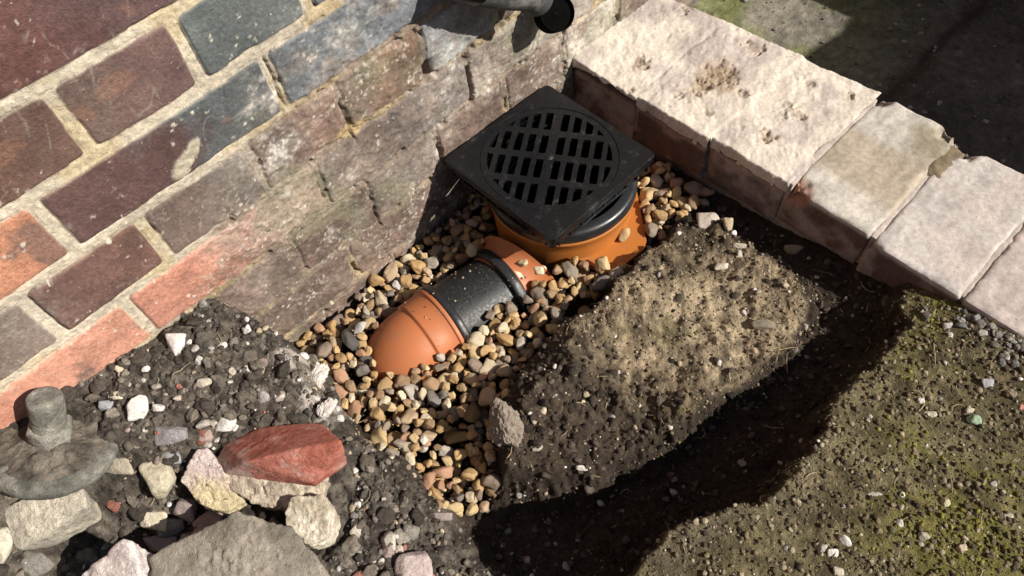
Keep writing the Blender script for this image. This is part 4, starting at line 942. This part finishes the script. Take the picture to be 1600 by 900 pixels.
for x, y, ok, f in zip(cx, cy, ins, floor):
    if not ok or f < -520: continue
    r = 4.6 + 6.9 * rng.rand() ** 1.5
    f = max(f, -481); f = min(f, -466 if x < 420 else -450)
    if 215 < x < 350 and y < -160: f = max(f, -458)
    if 345 < x < 470 and -235 < y < -150: f = max(f, -455)
    if x < 212 and -235 < y < -50: f = max(f, -460)
    z = f + r * 0.35
    for (qx, qy, qz, qr) in near(x, y):
        d2 = (x - qx) ** 2 + (y - qy) ** 2; R = (r + qr) * 0.92
        if d2 < R * R: z = max(z, qz + math.sqrt(R * R - d2) * 0.93)
    if z > f + 21 + (6 if 420 < x < 560 else 0): continue
    if blocked(x, y, z, r): continue
    placed.append((x, y, z, r)); cell.setdefault((int(x // 26), int(y // 26)), []).append((x, y, z, r))
placed = np.array(placed)
# which pebbles show largest: small depth buffer
pp = pix(placed[:, :3]); W_, H_ = 800, 450; zb = np.full((H_, W_), 1e9); idb = np.full((H_, W_), -1)
for i, (a, b, d) in enumerate(pp):
    r = placed[i, 3] * CF / d / 2; a /= 2; b /= 2
    x0, x1, y0, y1 = int(a - r), int(a + r) + 1, int(b - r), int(b + r) + 1
    if x0 < 0 or y0 < 0 or x1 >= W_ or y1 >= H_: continue
    yy, xx = np.mgrid[y0:y1, x0:x1]; m = ((xx - a) ** 2 + (yy - b) ** 2 < r * r) & (zb[y0:y1, x0:x1] > d)
    zb[y0:y1, x0:x1][m] = d; idb[y0:y1, x0:x1][m] = i
yy, xx = np.mgrid[0:H_, 0:W_]
fq = [tuple(pix(np.array([x, y, FZ]))[:2] / 2) for x, y in ((FX, FY), (FX + FS, FY), (FX + FS, FY - FS), (FX, FY - FS))]
idb[sdpoly(xx.astype(float), yy.astype(float), fq) > 0] = -1
cnt = np.bincount(idb[idb >= 0].ravel(), minlength=len(placed)); order = np.argsort(-cnt)
single = order[:290]; rest = order[290:]; rest = rest
protos = [bpy.data.meshes.new('pebble') for _ in range(14)]; PV = []
for k in range(14):
    W, F = faceted(2000 + k, rnd.randint(9, 15), 4, rnd.choice([8, 10, 13, 18]), 0.2, 0.04)
    sc = np.array([1.0 + 0.42 * rnd.random(), 0.95, 0.62 + 0.32 * rnd.random()]); W = W * sc; PV.append((W, F))
    me = mesh_np('pebble', W, F, True); protos[k] = me; me.materials.append(M['pebble'])
PAL = [(0.42, 0.28, 0.135), (0.36, 0.23, 0.105), (0.47, 0.35, 0.19), (0.29, 0.19, 0.11), (0.37, 0.27, 0.175), (0.50, 0.42, 0.30), (0.23, 0.175, 0.135), (0.25, 0.21, 0.17), (0.36, 0.21, 0.13), (0.17, 0.15, 0.135), (0.38, 0.34, 0.29)]
PWT = np.array([6, 5, 5, 4, 3.2, 2.4, 2.6, 1.2, 1.6, 0.7, 0.7]); PWT /= PWT.sum()
def randrot(r_): return Matrix.Rotation(r_.uniform(0, 6.28), 4, 'Z') @ Matrix.Rotation(r_.gauss(0, 0.45), 4, 'X') @ Matrix.Rotation(r_.gauss(0, 0.45), 4, 'Y')
specials = {}
def nearest_px(px, py, zz=None):
    c_ = [i for i in single if i not in specials]; d = [math.hypot(pp[i][0] - px, pp[i][1] - py) for i in c_]; return c_[int(np.argmin(d))]
for px_, py_, c_, lab in ((536, 534, (0.07, 0.065, 0.06), 'black rounded pebble near the wall foot, left of the pipe bend'), (566, 516, (0.42, 0.40, 0.38), 'speckled pale grey pebble by the wall left of the pipe bend'),
                          (573, 562, (0.08, 0.078, 0.072), 'dark charcoal pebble touching the left side of the terracotta bend'), (655, 693, (0.66, 0.62, 0.56), 'round white pebble low in the gravel under the bend'),
                          (626, 445, (0.46, 0.44, 0.42), 'light grey squarish pebble between wall and black coupling'), (565, 615, (0.60, 0.55, 0.45), 'large cream pebble in the gravel below the bend')):
    specials[nearest_px(px_, py_)] = (c_, lab)
for n_, i in enumerate(single):
    x, y, z, r = placed[i]; me = protos[rnd.randrange(14)]
    o = bpy.data.objects.new('pebble', me); col.objects.link(o)
    o.matrix_world = Matrix.Translation(P(x, y, z)) @ randrot(rnd) @ Matrix.Scale(r * 1.09 / 1000, 4)
    ci = rng.choice(len(PAL), p=PWT); c = np.array(PAL[ci]) * (0.85 + 0.3 * rng.rand()); o.color = (*c, 1)
    u_, v_ = pp[i][0], pp[i][1]
    if x > 520: where = 'in the gravel between the gully and the brick kerb'
    elif y > -75 and x > 330: where = 'in the shaded gravel behind the gully, against the house wall'
    elif y > -75 and x > 215: where = 'in the gravel between the house wall and the black coupling'
    elif y > -85: where = 'in the gravel at the wall foot left of the pipe bend'
    elif x > 350: where = 'in the gravel between the orange pot and the earth block'
    elif x > 215: where = 'in the gravel beside the coupling, next to the earth block'
    elif y > -215: where = 'in the gravel just below the end of the pipe bend'
    else: where = 'in the tapering end of the gravel between heap and earth block'
    lab = ['golden tan', 'ochre brown', 'pale buff', 'dark tan', 'beige', 'cream', 'brown', 'grey brown', 'reddish brown', 'charcoal', 'pale grey'][ci] + ' pebble ' + where
    if i in specials: c_, lab = specials[i]; o.color = (*c_, 1)
    tag(o, lab, 'pebble', 'gravel pebbles around the gully')
parts = []; cols = []
for i in rest:
    x, y, z, r = placed[i]; W, F = PV[rnd.randrange(14)]; R3 = np.array(randrot(rnd).to_3x3())
    if cnt[i] == 0 and z < -484: 
        pass
    parts.append(((W * r * 1.09) @ R3.T + np.array([x, y, z]), F)); cols.append(np.tile(np.array(PAL[rng.choice(len(PAL), p=PWT)]) * (0.85 + 0.3 * rng.rand()), (len(W), 1)))
V, F = join_meshes(parts); m_peb = attr_mat('gravel mass', 0.62, 500, 90, (0.72, 1.2), 0.35, 0.0008, spec=0.4)
tag(link('gravel', mesh_np('gravel', toM(V), F, True, np.concatenate(cols)), m_peb), kind='stuff')
# a few pebbles resting on the orange shoulder of the pot
for n_, (px_, py_, zz, r, c_, lab) in enumerate([(818, 410, -430, 10, (0.46, 0.40, 0.25), 'olive tan pebble resting on the orange outlet'), (845, 422, -438, 9, (0.58, 0.52, 0.38), 'cream pebble at the foot of the orange pot'),
        (975, 366, -436, 8.5, (0.50, 0.36, 0.20), 'orange tan pebble lying on the orange shoulder of the pot'), (808, 428, -436, 9, (0.60, 0.55, 0.42), 'pale angular pebble beside the coupling collar'),
        (738, 388, -428, 9, (0.40, 0.33, 0.20), 'brown pebble on the orange outlet in the shade of the grate')]):
    w = onz(px_, py_, zz); o = bpy.data.objects.new('pebble', protos[n_ * 2]); col.objects.link(o)
    o.matrix_world = Matrix.Translation(P(*w)) @ randrot(rnd) @ Matrix.Scale(r / 1000, 4); o.color = (*c_, 1); tag(o, lab, 'pebble', 'gravel pebbles around the gully')

# ------------------------------------------------------------------ loose soil crumbs, chippings and moss (nobody could count them)
def scatter(n, zone, rlo, rhi, pw, cols_, seed, sink=0.3, squash=0.75, bounds=(-300, 640, -760, 0), protos_n=10, sub=2, planes=9, rough=0.15):
    r = np.random.RandomState(seed); x = r.uniform(bounds[0], bounds[1], n); y = r.uniform(bounds[2], bounds[3], n)
    k = zone(x, y); m = r.rand(n) < k; x = x[m]; y = y[m]
    q = pix(np.stack([x, y, 0 * x - 420], 1)); vis = (q[:, 0] > -150) & (q[:, 0] < 1750) & (q[:, 1] > -150) & (q[:, 1] < 1050); x = x[vis]; y = y[vis]
    z = H(x, y); g = z > -600; x, y, z = x[g], y[g], z[g]
    rad = rlo + (rhi - rlo) * r.rand(len(x)) ** pw
    pr = [faceted(seed * 50 + i, planes, sub, 12, rough, 0.05) for i in range(protos_n)]
    cc = np.array(cols_); Vs = []; Fs = []; Cs = []; n0 = 0
    for i in range(protos_n):
        s = np.arange(i, len(x), protos_n)
        if not len(s): continue
        W, F = pr[i]; a = r.rand(len(s)) * 6.28; ca, sa = np.cos(a), np.sin(a); sc = np.stack([rad[s] * (0.8 + 0.5 * r.rand(len(s))), rad[s], rad[s] * squash * (0.7 + 0.5 * r.rand(len(s)))], 1)
        L = W[None] * sc[:, None, :]; X = L[..., 0] * ca[:, None] - L[..., 1] * sa[:, None]; Y = L[..., 0] * sa[:, None] + L[..., 1] * ca[:, None]
        tl = r.normal(size=(len(s), 2)) * 0.25
        Zc = L[..., 2] + X * tl[:, :1] + Y * tl[:, 1:]
        V = np.stack([X + x[s][:, None], Y + y[s][:, None], Zc + (z[s] + rad[s] * squash * (1 - sink * 2) * 0.6)[:, None]], -1).reshape(-1, 3)
        Fq = (F[None] + (np.arange(len(s)) * len(W))[:, None, None]).reshape(-1, 3) + n0; n0 += len(V)
        ci = r.randint(0, len(cc), len(s)); cl = cc[ci] * (0.7 + 0.6 * r.rand(len(s)))[:, None]
        Vs.append(V); Fs.append(Fq); Cs.append(np.repeat(cl, len(W), 0))
    return np.concatenate(Vs), np.concatenate(Fs), np.concatenate(Cs)
big_px = [([(345, 705), (402, 672), (500, 662), (533, 690), (518, 790), (512, 850), (470, 845), (440, 795), (385, 785), (345, 800), (288, 755), (296, 705), (325, 698)], -345),
          ([(235, 870), (340, 850), (360, 800), (455, 822), (475, 855), (520, 910), (400, 960), (235, 960)], -345), ([(130, 900), (190, 845), (208, 845), (224, 930), (125, 940)], -325),
          ([(-30, 800), (70, 772), (128, 764), (134, 790), (70, 838), (30, 856), (-30, 850)], -322), ([(0, 650), (60, 622), (110, 622), (160, 660), (165, 700), (120, 745), (50, 760), (-20, 740)], -288)]
bigs = [pxpoly(a, z) for a, z in big_px]
def offstones(x, y):
    k = np.ones(x.shape)
    for b_ in bigs: k = k * (sdpoly(x, y, b_) < -1)
    return k
zoneA = lambda x, y: (sdpoly(x, y, heapA) > -14) * offstones(x, y)
zoneC = lambda x, y: (sdpoly(x, y, slabC) > -6) * (sdpoly(x, y, heapA) < 0) * 1.0
zoneR = lambda x, y: (sdpoly(x, y, bank) > -4) * (x < KX0) * 1.0
notgrav = lambda x, y: (sdpoly(x, y, gpoly) < 4) * (y < -3) * (x < KX0)
zoneF = lambda x, y: notgrav(x, y) * (sdpoly(x, y, heapA) < -10) * (sdpoly(x, y, slabC) < 0) * (sdpoly(x, y, bank) < 0) * 1.0
def stuff(name, sets, mat='crumb'):
    V = []; F = []; C = []; n = 0
    for v, f, c in sets: V.append(v); F.append(f + n); C.append(c); n += len(v)
    tag(link(name, mesh_np(name, toM(np.concatenate(V)), np.concatenate(F), True, np.clip(np.concatenate(C), 0, 0.8)), M[mat]), kind='stuff')
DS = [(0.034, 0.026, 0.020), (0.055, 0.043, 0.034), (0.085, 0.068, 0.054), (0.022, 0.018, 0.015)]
TS = [(0.16, 0.125, 0.085), (0.24, 0.19, 0.13), (0.10, 0.08, 0.06), (0.30, 0.25, 0.18)]
dkz = lambda x, y: sst(385, 290, x + 0.25 * (y + 300))
WD = [(0.060, 0.051, 0.043), (0.090, 0.077, 0.064), (0.125, 0.108, 0.090), (0.045, 0.038, 0.032), (0.165, 0.145, 0.12)]
stuff('soil_crumbs', [scatter(24000, lambda x, y: zoneA(x, y) * (y < -1), 0.9, 4.5, 2.6, WD, 31, rough=0.35),
                      scatter(2600, lambda x, y: zoneA(x, y) * (y < -1) * (0.3 + 0.7 * (fbm2(x, y, 60, 2, 37) > 0)), 3.5, 11, 2.2, WD, 36, sub=4, rough=0.55, planes=16),
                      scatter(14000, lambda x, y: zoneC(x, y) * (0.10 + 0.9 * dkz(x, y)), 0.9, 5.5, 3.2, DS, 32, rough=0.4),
                      scatter(26000, lambda x, y: zoneC(x, y) * (1 - 0.8 * dkz(x, y)), 0.6, 2.3, 2.6, TS, 33),
                      scatter(38000, zoneR, 0.7, 3.2, 3.0, [(0.10, 0.08, 0.052), (0.17, 0.138, 0.092), (0.27, 0.23, 0.165), (0.06, 0.048, 0.034), (0.14, 0.12, 0.07)], 34, rough=0.35),
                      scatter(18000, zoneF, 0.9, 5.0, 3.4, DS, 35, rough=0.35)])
CH = [(0.50, 0.47, 0.43), (0.42, 0.38, 0.33), (0.58, 0.55, 0.52), (0.30, 0.28, 0.26), (0.40, 0.33, 0.24)]
kerbfoot = lambda x, y: np.exp(-((KX0 - 22 - x) / 24) ** 2) * (y < -545) * (x < KX0 - 3) * 1.0
rubz = lambda x, y: zoneA(x, y) * (x < 60) * (y < -60) * 1.0
stuff('stone_chippings', [scatter(300, rubz, 2.2, 8, 2.8, [(0.34, 0.30, 0.25), (0.26, 0.20, 0.185), (0.46, 0.42, 0.38), (0.17, 0.155, 0.14), (0.22, 0.20, 0.17), (0.27, 0.12, 0.09)], 49, sub=3, planes=8, rough=0.12, bounds=(-260, 60, -420, -40)),
                          scatter(7000, lambda x, y: (sdpoly(x, y, gpoly) > 0) * (y < -3) * (x < KX0) * 1.0, 1.2, 3.8, 1.8, [(0.30, 0.21, 0.12), (0.20, 0.15, 0.10), (0.10, 0.08, 0.06), (0.38, 0.30, 0.20)], 50),
                          scatter(2600, lambda x, y: zoneA(x, y) * (y < -1), 1.4, 6.0, 3.0, CH, 41, sub=2), scatter(900, zoneC, 1.0, 4.2, 2.6, CH, 42), scatter(700, zoneR, 0.9, 3.4, 3.0, CH, 43), scatter(900, zoneF, 1.2, 5.0, 2.4, [(0.28, 0.26, 0.24), (0.20, 0.18, 0.16), (0.4, 0.37, 0.34)], 44),
                          scatter(3000, lambda x, y: kerbfoot(x, y) * sst(-0.25, 0.3, fbm2(x, y, 40, 3, 48)), 1.0, 5.4, 2.2, [(0.17, 0.165, 0.16), (0.23, 0.215, 0.195), (0.30, 0.28, 0.26), (0.12, 0.105, 0.09), (0.20, 0.16, 0.12)], 45, sub=3, planes=10, rough=0.06, bounds=(540, 640, -800, -480)),
                          scatter(1200, lambda x, y: (x > 845) * 0.35, 0.8, 3.2, 3.0, [(0.3, 0.28, 0.25), (0.12, 0.11, 0.1)], 46, bounds=(845, 1400, -500, 300)) if False else scatter(10, zoneR, 1, 2, 1, CH, 47)])
mossz = lambda x, y: zoneR(x, y) * sst(-545, -600, y + (500 - x) * 0.35) * sst(0.46, 0.66, (fbm2(x, y, 75, 5, 91, 0.62) * 0.5 + 0.5)) + 0.10 * zoneC(x, y) * sst(0.62, 0.74, (fbm2(x, y, 60, 3, 81) * 0.5 + 0.5))
stuff('moss', [scatter(30000, mossz, 0.7, 2.9, 2.6, [(0.12, 0.118, 0.024), (0.165, 0.155, 0.035), (0.095, 0.095, 0.022), (0.20, 0.185, 0.055)], 51, squash=0.9, rough=0.3)])
# bits of dry grass and rootlets lying about
def litter(n, zone, seed):
    r = np.random.RandomState(seed); x = r.uniform(-280, 640, n * 6); y = r.uniform(-760, -5, n * 6); m = r.rand(n * 6) < zone(x, y); x, y = x[m][:n], y[m][:n]
    Vs = []; Fs = []; Cs = []; k = 0
    for a, b in zip(x, y):
        L = 6 + 24 * r.rand() ** 2; th = r.rand() * 6.28; cv = r.normal() * 0.06; w = 0.28 + 0.35 * r.rand(); pts = []
        for j in range(7): pts.append((a, b)); a += math.cos(th) * L / 6; b += math.sin(th) * L / 6; th += cv * L / 6 + r.normal() * 0.12
        pts = np.array(pts); z = H(pts[:, 0], pts[:, 1]); z = np.maximum(z, np.mean(z)) + 0.8 + r.rand() * 1.2
        if z.min() < -600: continue
        V, F = sweep([(p_[0], p_[1], q_) for p_, q_ in zip(pts, z)], [w * (1 - 0.5 * abs(j - 3) / 3) for j in range(7)], 5)
        c = np.array([(0.34, 0.27, 0.16), (0.20, 0.14, 0.085), (0.42, 0.36, 0.24), (0.10, 0.075, 0.05)][r.randint(4)]); Vs.append(V); Fs.append(F + k); k += len(V); Cs.append(np.tile(c, (len(V), 1)))
    return np.concatenate(Vs), np.concatenate(Fs), np.concatenate(Cs)
stuff('plant_litter', [litter(420, lambda x, y: np.clip(zoneR(x, y) * 0.5 + zoneC(x, y) * 0.8 + zoneF(x, y) * 0.5 + zoneA(x, y) * 0.25, 0, 1), 71)])
sv = np.cross(ad, [0, 0, 1.0]); sv /= np.linalg.norm(sv); wv_ = np.cross(sv, ad); cr = np.random.RandomState(9); Vs = []; Fs = []; Cs = []; k = 0
for n_ in range(150):
    d_ = cr.uniform(-110, 38); a_ = math.pi / 2 + cr.normal() * 0.75; rr_ = 57.6 if d_ > 12 else (56.0 if -LA + 8 < d_ < -8 else 63.5)
    if d_ < -LA - 20: continue
    W, F = faceted(5000 + n_ % 8, 9, 2, 12, 0.3, 0.05); q = A1 + ad * d_ + (rr_ - (0.6 if abs(d_) > 8 else 0)) * (math.cos(a_) * sv + math.sin(a_) * wv_)
    s_ = 0.35 + 1.5 * cr.rand() ** 5; Vs.append(W * s_ + q); Fs.append(F + k); k += len(W); Cs.append(np.tile([(0.20, 0.12, 0.07), (0.07, 0.05, 0.04), (0.36, 0.28, 0.2)][cr.randint(3)], (len(W), 1)))
stuff('soil_specks', [(np.concatenate(Vs), np.concatenate(Fs), np.concatenate(Cs))])

# loose grit on the path, lying on its own level
r = np.random.RandomState(61); n = 1500; x = r.uniform(850, 1350, n); y = r.uniform(-520, 280, n); W, F = faceted(4000, 9, 2, 12, 0.12, 0.05)
rad = 0.7 + 4.5 * r.rand(n) ** 6; Vs = (W[None] * rad[:, None, None] * np.array([1, 0.8, 0.6])) ; a = r.rand(n) * 6.28
X = Vs[..., 0] * np.cos(a)[:, None] - Vs[..., 1] * np.sin(a)[:, None] + x[:, None]; Y = Vs[..., 0] * np.sin(a)[:, None] + Vs[..., 1] * np.cos(a)[:, None] + y[:, None]
sd = (x - B_[0]) * dv[1] - (y - B_[1]) * dv[0]
V = np.stack([X, Y, Vs[..., 2] - 440.5 + (6 * sst(-4, 4, sd) + fbm2(x, y, 80, 4, 621) * 4)[:, None]], -1).reshape(-1, 3)
F = (F[None] + (np.arange(n) * len(W))[:, None, None]).reshape(-1, 3)
c = np.array([(0.16, 0.15, 0.13), (0.22, 0.20, 0.18), (0.07, 0.065, 0.06), (0.26, 0.24, 0.22)])[r.randint(0, 4, n)]
tag(link('grit', mesh_np('grit', toM(V), F, False, np.repeat(c, len(W), 0)), M['crumb']), kind='stuff')

# ------------------------------------------------------------------ fence beyond the path (outside the picture; its shade lies on the path)
fence = empty('garden_fence', P(1330, -700, -440)); tag(fence, 'close boarded timber garden fence beyond the path', 'fence')
FXX = 1330.0
def ftop(y): return -450 + (449 if y > -744 else 745 if y < -1069 else 449 + 296 * (-744 - y) / 325)  # board tops stepped and sloped to shape the shade on the path
bms = []
for k in range(36):
    y1 = 700 - k * 102; y0 = y1 - 98
    bm = bmesh.new(); vs = [bm.verts.new(P(x, y, z)) for x in (FXX, FXX + 18) for y, z in ((y0, -450), (y1, -450), (y1, ftop(y1)), (y0, ftop(y0)))]
    for q in ((0, 1, 2, 3), (7, 6, 5, 4), (0, 4, 5, 1), (3, 2, 6, 7), (1, 5, 6, 2), (0, 3, 7, 4)): bm.faces.new([vs[i] for i in q])
    bms.append(bm)
adopt(link('boards', bm_mesh(merge(bms), 'boards', False), M['wood']), fence)
for zz in (-380, -90): adopt(link('rail', bm_mesh(prism([(FXX + 20, 700), (FXX + 60, 700), (FXX + 60, -2900), (FXX + 20, -2900)], zz, zz + 60), 'rail', False), M['wood']), fence)
# unseen wall added on the left to block sky light (outside the picture)
Vb, Fb = box(-2100, -1900, -3200, 20, -600, 2400)
tag(link('sky_block_wall', mesh_np('sky_block_wall', toM(Vb), Fb, False, np.tile((0.12, 0.08, 0.065), (8, 1))), M['wall']), 'unseen tall dark wall added on the left to block sky light', 'wall')
